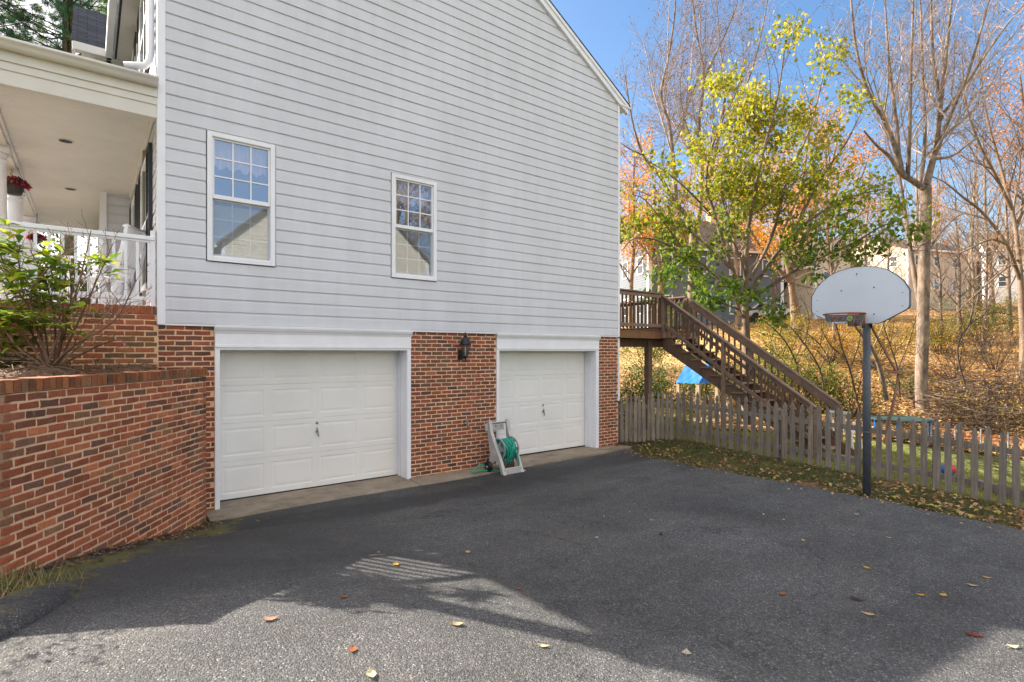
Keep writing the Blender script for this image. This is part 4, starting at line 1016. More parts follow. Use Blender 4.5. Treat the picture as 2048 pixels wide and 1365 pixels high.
# ------------------------------------------------------------------ picket fence
def picket_mesh(h, wd, t=.019):
    hw = wd/2
    hf = [(hw,0),(hw,h-.185),(hw*.86,h-.168),(hw*.62,h-.155),(hw*.55,h-.138),(hw*.62,h-.122),(hw*.84,h-.108),(hw*.92,h-.092),(hw*.80,h-.07),(hw*.45,h-.03),(hw*.08,h)]
    return hf+[(-a, z) for a, z in hf[::-1]]
def fence_run(name, lbl, a, b, n, wd, h0, h1, nvec, posts):
    a = Vector(a); b = Vector(b); u = (b-a).normalized(); nv = Vector(nvec)
    t = thing(name, lbl, 'fence' if 'fence' in name else 'gate', (a.x, a.y, gz(a.x, a.y)))
    for k in range(n):
        p = a.lerp(b, (k+.5)/n); z = gz(p.x, p.y); h = (h0+(h1-h0)*k/n)*random.uniform(.975, 1.03); lean = random.uniform(-.022, .022)
        m_ = MB(); m_.prism(picket_mesh(h, wd*random.uniform(.93, 1.05)), Vector((p.x, p.y, z+random.uniform(.01, .05)))+nv*random.uniform(0, .006), (u.x, u.y, lean), (-u.x*lean+nv.x*random.uniform(-.012,.012), -u.y*lean, 1), nv*.019)
        m_.build('picket', M['picket'], t, False, .003)
    for zf in (.24, .80):
        m_ = MB(); z0 = gz(a.x, a.y); z1 = gz(b.x, b.y); n_s = 8
        for k in range(n_s):
            p = a.lerp(b, k/n_s); q = a.lerp(b, (k+1)/n_s-.004)
            m_.bar(Vector((p.x, p.y, gz(p.x, p.y)+zf))-nv*.022, Vector((q.x, q.y, gz(q.x, q.y)+zf))-nv*.022, .038, .085)
        m_.build('rail', M['picket'], t)
    for f in posts:
        p = a.lerp(b, f)-nv*.09; z = gz(p.x, p.y); m_ = MB(); m_.box(p.x-.045, p.x+.045, p.y-.045, p.y+.045, z-.1, z+.96); m_.build('post', M['picket'], t, False, .006)
    return t
fence_run('picket_fence', 'long weathered grey picket fence running along the grass strip beside the driveway', (10.4, 7.42, 0), (10.4, -.2, 0), 49, .088, 1.08, 1.06, (-1,0,0), (.0, .30, .62, .99))
fence_run('picket_gate', 'short weathered picket gate panel between the house corner and the long fence', (9.44, 8.36, 0), (10.33, 7.44, 0), 13, .078, 1.06, 1.08, Vector((-.72,-.70,0)).normalized(), (.03,))

# ------------------------------------------------------------------ back deck with its staircase
DZ, DY, DX1, SX0, SX1 = 2.68, 8.92, 13.06, 11.93, 12.98
deck = thing('deck', 'brown stained raised wooden deck with a long open staircase behind the house corner', 'deck', (11.2, 10, 0))
b = MB(); b.box(HX1+.01, DX1, DY, DY+.04, DZ-.235, DZ-.03); b.box(DX1-.04, DX1, DY+.04, 12.4, DZ-.235, DZ-.03); b.build('rim_joist', M['rim'], deck, False, .004)
b = MB()
for k in range(24): b.box(HX1+.01, DX1+.02, DY-.02+.145*k, DY-.02+.145*k+.139, DZ-.027, DZ)
b.build('deck_boards', M['deck'], deck)
b = MB()
for k in range(9): b.box(HX1+.1+.4*k, HX1+.14+.4*k, DY+.045, 12.3, DZ-.23, DZ-.032)
b.box(HX1+.1, DX1-.1, DY+.35, DY+.43, DZ-.45, DZ-.24); b.build('joists', M['deck'], deck)
for x, y in ((11.78, DY+.36), (11.78, 12.2), (HX1+.6, 12.2), (12.9, 12.2)):
    b = MB(); b.box(x-.075, x+.075, y-.075, y+.075, -.4, DZ-.24 if y > 9.5 else DZ-.24); b.build('post', M['deck'] if False else M['rim'] if False else M['deckrail'], deck, False, .008)
def deck_rail(a, b_, n, cap=True):
    a = Vector(a); b_ = Vector(b_); r = MB(); up = Vector((0,0,1)); t = (b_-a).normalized(); s = t.cross(up).normalized()
    r.bar(a+up*.94, b_+up*.94, .135, .035); r.bar(a+up*.865+s*.02, b_+up*.865+s*.02, .035, .085); r.bar(a+up*.10+s*.02, b_+up*.10+s*.02, .035, .085); ro = r.build('railing', M['deckrail'], deck, False, .004)
    for k in range(n):
        p = a.lerp(b_, (k+.5)/n)-s*.018; q = MB(); q.bar(p+up*.02, p+up*.905, .034, .034, t); q.build('baluster', M['deck'], ro)
deck_rail((HX1+.04, DY+.0, DZ), (SX0-.05, DY+.0, DZ), 17)
deck_rail((DX1-.02, DY+.05, DZ), (DX1-.02, 12.4, DZ), 24)
deck_rail((DX1-.02, 12.38, DZ), (HX1+.04, 12.38, DZ), 24)
for x, y in ((SX0-.04, DY+.03), (SX1+.03, DY+.03), (HX1+.08, DY+.03), (DX1-.06, 12.35)):
    b = MB(); b.box(x-.045, x+.045, y-.045, y+.045, DZ-.2, DZ+.90); b.build('rail_post', M['deck'], deck, False, .005)
NT = 14; gb = gz(12.4, 4.95); rise = (DZ-gb)/(NT+1); run = .275; SL = rise/run
def sp(k): return DY-.01-run*k
b = MB(); b.box(SX0, SX1, sp(NT)-.3, sp(NT)+.0, gb-.1, gb+.03); st = b.build('staircase', M['concrete'], deck)
for x in (SX0, SX1-.04):
    b = MB(); o2 = []
    for k in range(NT+1):
        o2 += [(-(DY-sp(k)), DZ-rise*k-.028-(rise if False else 0)), (-(DY-sp(k)), DZ-rise*(k+1)-.028)]
    y_end = -(DY-sp(NT)); o2 = [(0, DZ-.2)]+[(-(DY-sp(k)) , DZ-rise*(k+1)-.03) for k in range(0, 0)]
    o2 = [(0, DZ-.06), (0, DZ-.46), (y_end-.05, gb-.02), (y_end-.25, gb-.02)]
    for k in range(NT, 0, -1): o2 += [(-(DY-sp(k))-.0, DZ-rise*(k+1)+.0+.03), (-(DY-sp(k))-.0, DZ-rise*k-.035)]
    # plain sloping board, treads notched on top of it
    o2 = [(0, DZ-.13), (0, DZ-.50), (y_end-.02, gb), (y_end-.30, gb), (y_end-.30, gb+rise-.035)]
    b.prism(o2, (x+.04, DY, 0), (0,1,0), (0,0,1), (-.04,0,0)); b.build('stringer', M['deck'], st, False, .003)
for k in range(1, NT+1):
    b = MB(); z = DZ-rise*k; y = sp(k); b.box(SX0-.03, SX1+.03, y-.02, y+run-.012, z-.036, z); b.build('tread', M['rim'] if k % 3 == 0 else M['deckrail'], st, False, .004)
    b = MB(); b.prism([(0, -.036), (0, -.036-rise*.62), (run-.01, -.04)], (SX0+.002, y, z), (0,1,0), (0,0,1), (.036,0,0)); b.prism([(0, -.036), (0, -.036-rise*.62), (run-.01, -.04)], (SX1-.038, y, z), (0,1,0), (0,0,1), (.036,0,0)); b.build('cleat', M['deck'], st)
dv = Vector((0, -1, -SL))
for x, s in ((SX0-.055, -1), (SX1+.055, 1)):
    b = MB(); p0 = Vector((x, DY-.05, DZ-.02)); Ls = run*NT-.05; p1 = p0+dv*Ls; upn = Vector((0, -SL, 1)).normalized()
    b.bar(p0+Vector((0,0,.90)), p1+Vector((0,0,.90)), .135, .036, upn); b.bar(p0+Vector((0,0,.83)), p1+Vector((0,0,.83)), .036, .10, upn); b.bar(p0+Vector((0,0,.16)), p1+Vector((0,0,.16)), .036, .085, upn)
    if s > 0: b.bar(p0+Vector((-.045,0,.80)), p1+Vector((-.045,0,.80)), .03, .17, upn)
    hr_ = b.build('handrail', M['deckrail'], st, False, .004)
    nb = 24
    for k in range(nb):
        p = p0+dv*(Ls*(k+.5)/nb); q = MB(); q.box(p.x-.034*s-.017, p.x-.034*s+.017, p.y-.017, p.y+.017, p.z+.02, p.z+.87); q.build('baluster', M['deck'], hr_)
    for f in (.0, .45, 1.0):
        p = p0+dv*(Ls*f); q = MB(); zb_ = gb-.1 if f > 0 else p.z-.2; q.box(p.x-.042, p.x+.042, p.y-.042, p.y+.042, max(zb_, p.z-1.2), p.z+.86); q.build('newel_post', M['deckrail'], st, False, .005)

gr = thing('grill', 'dark covered barbecue grill on the deck behind the railing', 'grill', (9.95, 10.4, DZ))
b = MB(); b.prism([(-.62,.0),(.62,0),(.60,.9),(.42,1.12),(.2,1.22),(-.25,1.25),(-.55,1.15),(-.62,.95)], (9.95, 10.1, DZ), (1,0,0), (0,0,1), (0,.6,0)); b.build('cover', plain('grill_cover', (.055,.05,.048), .8), gr, False, .05)

# ------------------------------------------------------------------ things in the back yard
pl_c = P(1388, 766, 17.5)
ps = thing('play_set', 'wooden play set under a bright blue tarp roof, behind the deck stairs', 'play set', (pl_c.x, pl_c.y, gz(pl_c.x, pl_c.y)))
cx_, cy_, cz_ = pl_c.x+.22, pl_c.y, pl_c.z
b = MB(); hs_ = .42
ridge = [(cx_-.02, cy_-hs_, cz_+.62), (cx_-.02, cy_+hs_, cz_+.62)]
for s in (-1, 1):
    vs = [(cx_, cy_-hs_, cz_+.62), (cx_, cy_+hs_, cz_+.62), (cx_+s*.60, cy_+hs_, cz_), (cx_+s*.60, cy_-hs_, cz_)]
    n = 8
    for i in range(n):
        for j in range(6):
            def q(a, c_):
                w0 = Vector(vs[0]).lerp(Vector(vs[1]), c_); w1 = Vector(vs[3]).lerp(Vector(vs[2]), c_); p = w0.lerp(w1, a); p.z -= .05*math.sin(a*math.pi)*math.sin(c_*math.pi*1.0)+.01*math.sin(c_*17+a*9); return p
            b.add([q(i/n, j/6), q((i+1)/n, j/6), q((i+1)/n, (j+1)/6), q(i/n, (j+1)/6)], [(0,1,2,3)])
b.add([(cx_, cy_-hs_+.002, cz_+.62), (cx_-.60, cy_-hs_+.002, cz_), (cx_-.4, cy_-hs_-.02, cz_+.02), (cx_, cy_-hs_-.03, cz_+.0), (cx_+.4, cy_-hs_-.02, cz_+.03), (cx_+.60, cy_-hs_+.002, cz_)], [(0,1,2),(0,2,3),(0,3,4),(0,4,5)])
b.build('tarp_roof', M['blue'], ps)
for sx in (-.52, .52):
    for sy in (-.36, .36):
        p = Vector((cx_+sx, cy_+sy, 0)); z = gz(p.x, p.y); b = MB(); b.box(p.x-.05, p.x+.05, p.y-.05, p.y+.05, z-.1, cz_+.03); b.build('post', M['yardwood'], ps)
b = MB()
for z in (.75, 1.0): b.box(cx_-.65, cx_+.65, cy_-.76, cy_-.72, cz_-z-.06, cz_-z+.05)
for k in range(9): b.box(cx_-.6+.14*k, cx_-.54+.14*k, cy_-.80, cy_-.76, cz_-1.05, cz_-.62)
b.box(cx_-.65, cx_+.65, cy_-.7, cy_+.7, cz_-1.2, cz_-1.15); b.build('deck_rail', M['yardwood'], ps)
b = MB(); q0 = Vector((cx_+.6, cy_-.3, cz_-.1)); b.bar(q0, q0+Vector((2.2, -.3, .0)), .09, .09)
for e in (-.5, .5): b.bar(q0+Vector((2.2, -.3, 0)), Vector((q0.x+2.3, q0.y-.3+e*1.6, gz(q0.x+2.3, q0.y+e))), .08, .08)
b.build('swing_beam', M['yardwood'], ps)

ch = P(1690, 858, 13.2); g_ = gz(ch.x, ch.y)
t = thing('plastic_chair', 'white plastic lawn chair standing behind the picket fence near the stairs', 'chair', (ch.x, ch.y, g_)); x, y = ch.x, ch.y
b = MB(); b.box(x-.25, x+.25, y-.25, y+.25, g_+.40, g_+.43); b.build('seat', M['white'], t, False, .01)
b = MB()
for k in range(5): b.bar((x-.24, y-.2+.1*k, g_+.43), (x-.34, y-.2+.1*k, g_+.88), .06, .015, (1,0,0))
b.bar((x-.35, y-.25, g_+.88), (x-.35, y+.25, g_+.88), .03, .07); b.build('backrest', M['white'], t, False, .006)
for sx in (-.22, .22):
    for sy in (-.22, .22):
        b = MB(); b.bar((x+sx, y+sy, g_+.40), (x+sx*1.2, y+sy*1.2, g_), .045, .045, (0,1,0)); b.build('leg', M['white'], t)
for sy in (-.26, .26):
    b = MB(); b.bar((x-.3, y+sy, g_+.64), (x+.24, y+sy, g_+.64), .05, .025); b.bar((x+.22, y+sy, g_+.64), (x+.24, y+sy, g_+.40), .04, .03, (0,1,0)); b.build('armrest', M['white'], t)
# trampoline: dark disc on legs
tc = P(1800, 838, 16.2); g_ = gz(tc.x, tc.y)
t = thing('trampoline', 'low round trampoline with a teal green rim behind the picket fence', 'trampoline', (tc.x, tc.y, g_))
zt_ = tc.z
b = MB(); b.torus((tc.x, tc.y, zt_), .80, .022, (0,0,1), 48, 8); b.lathe((tc.x, tc.y, zt_-.01), [(.79, 0), (.66, .012)], 40); b.build('rim_pad', M['teal'], t, True)
b = MB(); b.lathe((tc.x, tc.y, zt_-.03), [(.66, .02), (.65, .025)], 40); b.build('jump_mat', M['black'], t)
for k in range(6):
    a = k*math.pi/3+.2; b = MB(); p = Vector((tc.x+.78*math.cos(a), tc.y+.78*math.sin(a), 0)); b.tube([Vector((p.x, p.y, zt_-.02)), Vector((p.x*1.0, p.y, gz(p.x, p.y)))], .022, 6); b.build('leg', M['blue'] if k % 2 else M['drum'], t)
# orange mesh fence
A0 = P(1862, 855, 17.0); A1 = P(2075, 880, 15.0); t = thing('mesh_fence', 'sagging orange plastic mesh fence at the foot of the wooded slope', 'fence', (A0.x, A0.y, gz(A0.x, A0.y)))
b = MB()
for k in range(24):
    p = A0.lerp(A1, k/24); q = A0.lerp(A1, (k+1)/24)
    for h in (-.02, -.12, -.22): b.tube([p+Vector((0,0,h+.03*math.sin(k*.8))), q+Vector((0,0,h+.03*math.sin((k+1)*.8)))], .006, 3, False)
    for j in range(5): r_ = p.lerp(q, j/5); b.tube([r_+Vector((0,0,-.02)), r_+Vector((0,0,-.22))], .003, 3, False)
b.build('mesh', M['mesh'], t)
for k in range(5):
    p = A0.lerp(A1, k/4); b = MB(); b.tube([Vector((p.x, p.y, gz(p.x, p.y)-.1)), p+Vector((0,0,.12))], .02, 6); b.build('stake', M['drum'], t)
bp = P(1897, 903, 11.6); g_ = gz(bp.x, bp.y)
t = thing('toy_ball', 'red and blue toy ball in the grass behind the picket fence', 'ball', (bp.x, bp.y, g_))
for nm, mt, h0, h1 in (('blue_half', 'blue', 0, math.pi/2), ('red_half', 'red', math.pi/2, math.pi)):
    b = MB(); b.lathe((bp.x, bp.y, g_+.12), [(max(.002, .13*math.sin(h0+(h1-h0)*k/8)), -.13*math.cos(h0+(h1-h0)*k/8)) for k in range(9)], 20, (.5,-.6,.6)); b.build(nm, M[mt], t, True)
# pale rail fence deep in the yard (low boards by the lit grass)
p0, p1 = P(1940, 962, 10.6), P(2075, 930, 9.6)
t = thing('timber_edging', 'low grey timber beam lying across the yard behind the right end of the picket fence', 'timber beam', (p0.x, p0.y, gz(p0.x, p0.y)))
b = MB(); b.bar((p0.x, p0.y, gz(p0.x, p0.y)+.1), (p1.x, p1.y, gz(p1.x, p1.y)+.1), .12, .16); b.build('beam', M['picket'], t, False, .01)

# ------------------------------------------------------------------ neighbouring houses
def far_house(name, lbl, c, rz, Lx, Ly, H, ridge_h, wall, roofm, rows, trimw=.14, along='x', ncol=4, wsize=(.85, 1.25)):
    """a box house, ridge along its own x; windows on every side"""
    t = thing(name, lbl, 'house', c); ca, sa = math.cos(rz), math.sin(rz); T = lambda a, b_, z: Vector((c[0]+a*ca-b_*sa, c[1]+a*sa+b_*ca, c[2]+z)); X, Y = Lx/2, Ly/2
    def tb(mb, x0, x1, y0, y1, z0, z1):
        mb.add([T(x0,y0,z0),T(x1,y0,z0),T(x1,y1,z0),T(x0,y1,z0),T(x0,y0,z1),T(x1,y0,z1),T(x1,y1,z1),T(x0,y1,z1)], [(3,2,1,0),(4,5,6,7),(0,1,5,4),(1,2,6,5),(2,3,7,6),(3,0,4,7)])
    for nrm, ax, half, Ln in (((0,-1),'x',Y,X), ((0,1),'x',Y,X), ((1,0),'y',X,Y), ((-1,0),'y',X,Y)):
        wl = MB(); e = .2; z = -2.0; sgn = nrm[0]+nrm[1]
        while z < H+(ridge_h if ax == 'y' else 0)-.01:
            z1 = min(z+e, H+(ridge_h if ax == 'y' else 0)); k0 = Ln if z <= H else Ln*(1-(z-H)/ridge_h); k1 = Ln if z1 <= H else Ln*max(0, 1-(z1-H)/ridge_h)
            if ax == 'x': vs = [T(-k0, sgn*(half+.016), z), T(k0, sgn*(half+.016), z), T(k1, sgn*half, z1), T(-k1, sgn*half, z1)]
            else: vs = [T(sgn*(half+.016), -k0, z), T(sgn*(half+.016), k0, z), T(sgn*half, k1, z1), T(sgn*half, -k1, z1)]
            wl.add(vs, [(0,1,2,3)]); wl.add([vs[0], vs[1], vs[1]+(T(0,0,0)-T(nrm[0]*.016, nrm[1]*.016, 0)), vs[0]+(T(0,0,0)-T(nrm[0]*.016, nrm[1]*.016, 0))], [(0,1,2,3)]); z += e
        wl.build('wall', wall, t)
        for zr in rows:
            nc = ncol if ax == 'x' else max(2, ncol-1)
            for k in range(nc):
                u = -Ln+2*Ln*(k+.5)/nc; w2, h2 = wsize[0]/2, wsize[1]/2; f = MB(); g = MB()
                def wb(mb, u0, u1, z0, z1, d0, d1):
                    if ax == 'x': tb(mb, u0, u1, min(sgn*(half+d0), sgn*(half+d1)), max(sgn*(half+d0), sgn*(half+d1)), z0, z1)
                    else: tb(mb, min(sgn*(half+d0), sgn*(half+d1)), max(sgn*(half+d0), sgn*(half+d1)), u0, u1, z0, z1)
                fw_ = .09
                wb(f, u-w2-fw_, u-w2, zr-h2-fw_, zr+h2+fw_, 0, .05); wb(f, u+w2, u+w2+fw_, zr-h2-fw_, zr+h2+fw_, 0, .05); wb(f, u-w2, u+w2, zr+h2, zr+h2+fw_, 0, .05); wb(f, u-w2, u+w2, zr-h2-fw_, zr-h2, 0, .05); wb(f, u-w2, u+w2, zr-.025, zr+.025, 0, .045)
                fo = f.build('window', M['trim'], t); wb(g, u-w2, u+w2, zr-h2, zr+h2, 0, .028); g.build('pane', M['pane'], fo)
    for sx in (-1, 1):
        for sy in (-1, 1):
            cb = MB(); tb(cb, min(sx*(X+.03), sx*(X-trimw)), max(sx*(X+.03), sx*(X-trimw)), min(sy*(Y+.03), sy*(Y-trimw)), max(sy*(Y+.03), sy*(Y-trimw)), -2, H); cb.build('corner_board', M['trim'], t)
    r = MB(); ov = .35; sl_ = ridge_h/Y
    for s in (-1, 1):
        vs = [T(-X-ov, s*(Y+ov), H-sl_*ov+.06), T(X+ov, s*(Y+ov), H-sl_*ov+.06), T(X+ov, 0, H+ridge_h+.06), T(-X-ov, 0, H+ridge_h+.06)]; r.add(vs+[v-Vector((0,0,.16)) for v in vs], [(0,1,2,3),(7,6,5,4),(0,4,5,1),(1,5,6,2),(3,7,4,0)])
    r.build('roof', roofm, t)
    f = MB()
    for s in (-1, 1): tb(f, -X-ov+.02, X+ov-.02, min(s*(Y+ov+.02), s*(Y+ov-.06)), max(s*(Y+ov+.02), s*(Y+ov-.06)), H-sl_*ov-.16, H-sl_*ov+.02)
    f.build('fascia', M['trim'], t)
    ck = MB(); tb(ck, X*.3, X*.3+.7, -.35, .35, H, H+ridge_h+.9); ck.build('chimney', M['mortar'], t); return t
def ground_pt(px, d, dz=0): p = P(px, HY, d); p.z = gz(p.x, p.y)+dz; return p
c = ground_pt(1380, 47, -.6); far_house('neighbour_house', 'blue-grey sided house with white corner boards seen through the leaves above the deck', c, R(-24), 12, 8, 6.3, 3.0, M['house_blue'], M['roof_brown'], (1.7, 4.8), .25)
c = ground_pt(1572, 50, -.9); far_house('neighbour_house', 'bright cream house wall lit by sun between the trunks left of the backboard', c, R(-95), 9, 7, 4.8, 2.4, M['house_white'], M['roof_brown'], (3.6,), .16, 'x', 2)
c = ground_pt(1808, 63, .2); far_house('neighbour_house', 'tan two-storey house with a brown roof above the backboard on the hill', c, R(-20), 11.0, 9, 5.6, 1.9, M['house_cream'], M['roof_brown'], (1.8, 4.3), .16, 'x', 4, (.7, 1.0))
c = ground_pt(2085, 75, .5); far_house('neighbour_house', 'pale white house half hidden by bare branches at the right edge', c, R(-70), 13, 9, 6.5, 3, M['house_far'], M['roof_brown'], (2, 4.9), .16)
c = (11.5, -20.0, gz(11.5, -16)+1.3); far_house('neighbour_house', 'cream gabled house behind the camera, seen only as a reflection in the windows', c, R(90), 10, 12.0, 3.6, 5.6, M['house_white'], M['roof_brown'], (1.8,), .16, 'x', 3)

# parked car glimpsed between the trunks on the hill
c = ground_pt(1535, 44); t = thing('parked_car', 'silver parked car half hidden by leaves on the hill road', 'car', c)
ux = Vector((RX, RY, 0)); uy = Vector((-FX, -FY, 0))
prof = [(-2.1,.35),(2.1,.35),(2.15,.7),(2.0,.85),(1.2,.95),(.6,1.4),(-1.0,1.42),(-1.6,.98),(-2.1,.9)]
b = MB(); b.prism(prof, c-uy*.8, ux, (0,0,1), uy*1.6); b.build('body', plain('silver_paint', (.55,.56,.58), .3, .5), t, False, .08)
b = MB(); b.prism([(-1.35,.97),(1.05,.97),(.52,1.34),(-.95,1.36)], c+uy*.80, ux, (0,0,1), uy*.01); b.build('side_window', M['pane'], t)
for xx in (-1.3, 1.3):
    for s in (-.78, .62):
        b = MB(); b.lathe(c+ux*xx+uy*s+Vector((0,0,.32)), [(.32, 0), (.32, .2)], 20, uy); b.build('wheel', M['black'], t)

# ------------------------------------------------------------------ trees
TW = .0052
def limb(px_pts, d0, d1, per=4):
    n = len(px_pts); return catmull([P(x, y, d0+(d1-d0)*k/(n-1)) for k, (x, y) in enumerate(px_pts)], per)
BARE = [(2.1, .46, 38, .16, 5, .7), (3.6, .5, 42, .08, 3, .35), (5.5, .55, 45, .04, 2, .2)]
def tree(name, lbl, base_px, d, limbs, bark, cfg, group=None, leaf=None, trunk=None):
    bx, by = base_px; bp = P(bx, by, d); bp.z = min(bp.z, gz(bp.x, bp.y)+.3)
    t = thing(name, lbl, 'tree', bp, group); tb = MB(); cb = MB(); tips = []
    if trunk:
        pts, r0, r1 = trunk; pts = limb(pts, d, d, 5); pts.insert(0, Vector((pts[0].x, pts[0].y, gz(pts[0].x, pts[0].y)-.2)))
        m_ = len(pts); tb.tube(pts, [r0*(1.35 if k == 0 else 1.12 if k == 1 else 1)+(r1-r0)*k/(m_-1) for k in range(m_)], 14, False)
    known = []
    for pxs, dd, r0, r1 in limbs:
        d0 = d; best = 30
        for kx, ky, kd in known:
            q_ = math.hypot(kx-pxs[0][0], ky-pxs[0][1])
            if q_ < best: best, d0 = q_, kd
        pts = limb(pxs, d0, d0+dd); m_ = len(pts)
        for k in range(m_):
            f_ = FX*pts[k].x+FY*pts[k].y; known.append((CX+F*(RX*pts[k].x+RY*pts[k].y)/f_, HY-F*(pts[k].z-EZ)/f_, f_))
        tb.tube(pts, [r0+(r1-r0)*(k/(m_-1)) for k in range(m_)], 8, False); tmp = MB(); grow(tmp, pts, r0*.98, r1, 0, cfg, tips, .18)
        # the limb itself is already in the trunk mesh: keep only its children
        nv = len(pts)*(8 if r0 > .08 else 5 if r0 > .025 else 3); keep = [f for f in tmp.f if min(f) >= nv]; cb.add(tmp.v, [], None); base_ = len(cb.v)-len(tmp.v)
        for f in keep: cb.f.append(tuple(i+base_ for i in f)); cb.c.append((1,1,1))
    tb.build('trunk', M[bark], t, True); cb.build('crown', M['twig'] if bark == 'bark_pale' else M[bark], t)
    if leaf: leaf(t, tips)
    return t
def attach(t, tips, frac, colfn, ln, wd, m, name='leaves', spread=.12, **kw):
    a = np.array([tuple(p) for p in tips]); n = int(len(a)*frac if frac < 5 else frac); idx = rng.integers(0, len(a), n); c = a[idx]+rng.normal(size=(n,3))*spread
    d = rng.normal(size=(n,3)); d[:,2] -= .6
    leaves_obj(name, c, colfn(c), ln, wd, m, t, dirs=d, **kw)

SEED = lambda pal, var=.25: (lambda c: pick(pal, len(c), var))
seedpal = [(.20,.13,.10),(.28,.17,.10),(.16,.11,.09)]
# big pale trunk on the right with upright bare branches
tree('bare_tree', 'tall bare tree with a thick pale forked trunk right of the basketball hoop', (1846, 822), 20.5,
     [([(1852,372),(1862,335),(1872,290),(1882,200),(1893,100),(1903,0),(1912,-110)], 1.0, .145, .025),
      ([(1850,378),(1822,360),(1800,346),(1780,315),(1752,290),(1728,262)], -1.2, .12, .025),
      ([(1800,346),(1792,300),(1770,245),(1735,180),(1712,95),(1700,-20),(1690,-90)], -.8, .10, .02),
      ([(1806,352),(1797,310),(1793,250),(1782,160),(1773,60),(1768,-60)], .6, .10, .02),
      ([(1815,357),(1817,320),(1820,240),(1822,140),(1826,20),(1826,-70)], -1.0, .09, .02),
      ([(1838,371),(1846,330),(1850,260),(1846,160),(1842,40),(1838,-80)], 1.3, .09, .02),
      ([(1870,310),(1905,220),(1935,150),(1962,60),(1995,-60)], -.8, .09, .02),
      ([(1876,240),(1930,170),(1985,90),(2030,30),(2070,-10)], 1.2, .07, .015),
      ([(1865,318),(1905,312),(1945,282),(1985,262)], .9, .06, .015),
      ([(1880,205),(1866,110),(1862,0),(1858,-80)], -.6, .07, .015),
      ([(1848,520),(1870,480),(1905,440),(1932,425)], 1.0, .06, .015),
      ([(1847,620),(1836,590),(1822,510),(1811,430),(1800,360),(1790,290),(1765,210)], .8, .11, .02),
      ([(1811,430),(1780,420),(1740,425)], .6, .05, .012)],
     'bark_pale', BARE, None, lambda t, tp: attach(t, tp, 3500, SEED(seedpal), .07, .045, M['dry']),
     ([(1846,830),(1843,760),(1846,640),(1848,520),(1852,430),(1852,372)], .225, .17))
# leaning bare tree at the right edge
tree('bare_tree', 'leaning bare tree with crossing limbs at the right edge of the wood', (2040, 640), 23,
     [([(2040,560),(2012,488),(1965,426),(1926,395),(1886,363),(1850,350)], -1.5, .085, .015),
      ([(2042,560),(2034,480),(2024,420),(2000,330),(1975,238),(1962,150),(1955,60)], 1.0, .095, .015),
      ([(2024,420),(1990,350),(1955,280),(1930,200),(1925,120)], -1, .08, .015),
      ([(2030,470),(2050,380),(2060,260),(2075,140)], .8, .065, .012),
      ([(2012,488),(1980,480),(1935,500),(1890,520)], -1, .06, .012),
      ([(2034,520),(1990,555),(1940,600),(1900,640)], -2, .05, .012)],
     'bark', BARE, None, lambda t, tp: attach(t, tp, 1200, SEED([(.42,.20,.12),(.36,.16,.09),(.5,.28,.16)]), .10, .07, M['leaf']),
     ([(2048,680),(2044,620),(2041,560)], .135, .105))
# tall bare tree behind the house corner
tree('bare_tree', 'tall slim bare tree with pale bark rising just right of the house roof', (1387, 650), 22,
     [([(1386,470),(1370,430),(1346,400),(1318,350),(1286,310),(1264,240),(1250,150)], -1, .12, .02),
      ([(1352,405),(1347,330),(1338,250),(1322,190),(1338,110),(1350,20),(1352,-60)], .8, .10, .018),
      ([(1387,470),(1400,420),(1404,330),(1398,250),(1408,150),(1392,60),(1380,-50)], -.6, .11, .018),
      ([(1402,400),(1425,330),(1438,270),(1450,190),(1440,90),(1430,-30)], 1.2, .09, .015),
      ([(1408,160),(1440,90),(1470,20),(1490,-60)], .5, .05, .012),
      ([(1404,320),(1375,260),(1360,180),(1368,100)], 1.0, .05, .012),
      ([(1286,310),(1262,300),(1240,285)], -.6, .04, .01),
      ([(1438,270),(1480,200),(1510,120),(1530,30),(1540,-40)], .7, .06, .012),
      ([(1346,400),(1310,395),(1270,380),(1245,385)], .9, .04, .01)],
     'bark_pale', BARE, None, lambda t, tp: attach(t, tp, 3500, SEED(seedpal), .07, .05, M['dry']),
     ([(1387,660),(1384,600),(1385,540),(1386,470)], .20, .15))
# yellow-green mulberry in front
def mul_leaf(t, tips):
    def colf(c):
        h = np.clip((c[:,2]-4.6)/3.4+rng.normal(size=len(c))*.16, 0, 1)[:,None]
        lo = pick([(.085,.17,.025),(.11,.21,.03),(.06,.13,.025),(.18,.24,.03)], len(c), .2); hi = pick([(.36,.33,.03),(.28,.30,.03),(.42,.36,.04),(.20,.25,.03)], len(c), .2)
        return lo*(1-h)+hi*h
    a = np.array([tuple(p) for p in tips]); keep = []
    # leaves hang in clusters: thin some areas out so the sky shows
    cl = np.sin(a[:,0]*2.1+a[:,2]*1.7)+np.sin(a[:,1]*2.3-a[:,2]*1.9)+np.sin(a[:,2]*3.1+a[:,0])
    hz_ = np.clip((a[:,2]-7.5)/3.5, 0, 1); keep = cl+rng.normal(size=len(a))*.6 > -.3+1.5*hz_
    a = a[keep]; a = np.concatenate([a, a[a[:,2] < 5.6]]); attach(t, a, 11500, colf, .15, .115, M['leaf'], 'leaves', .15, normal_up=.3)
MUL = [(2.3, .42, 45, .05, 4, .6), (3.6, .48, 48, -.02, 3, .32), (4.5, .5, 50, -.05, 2, .2)]
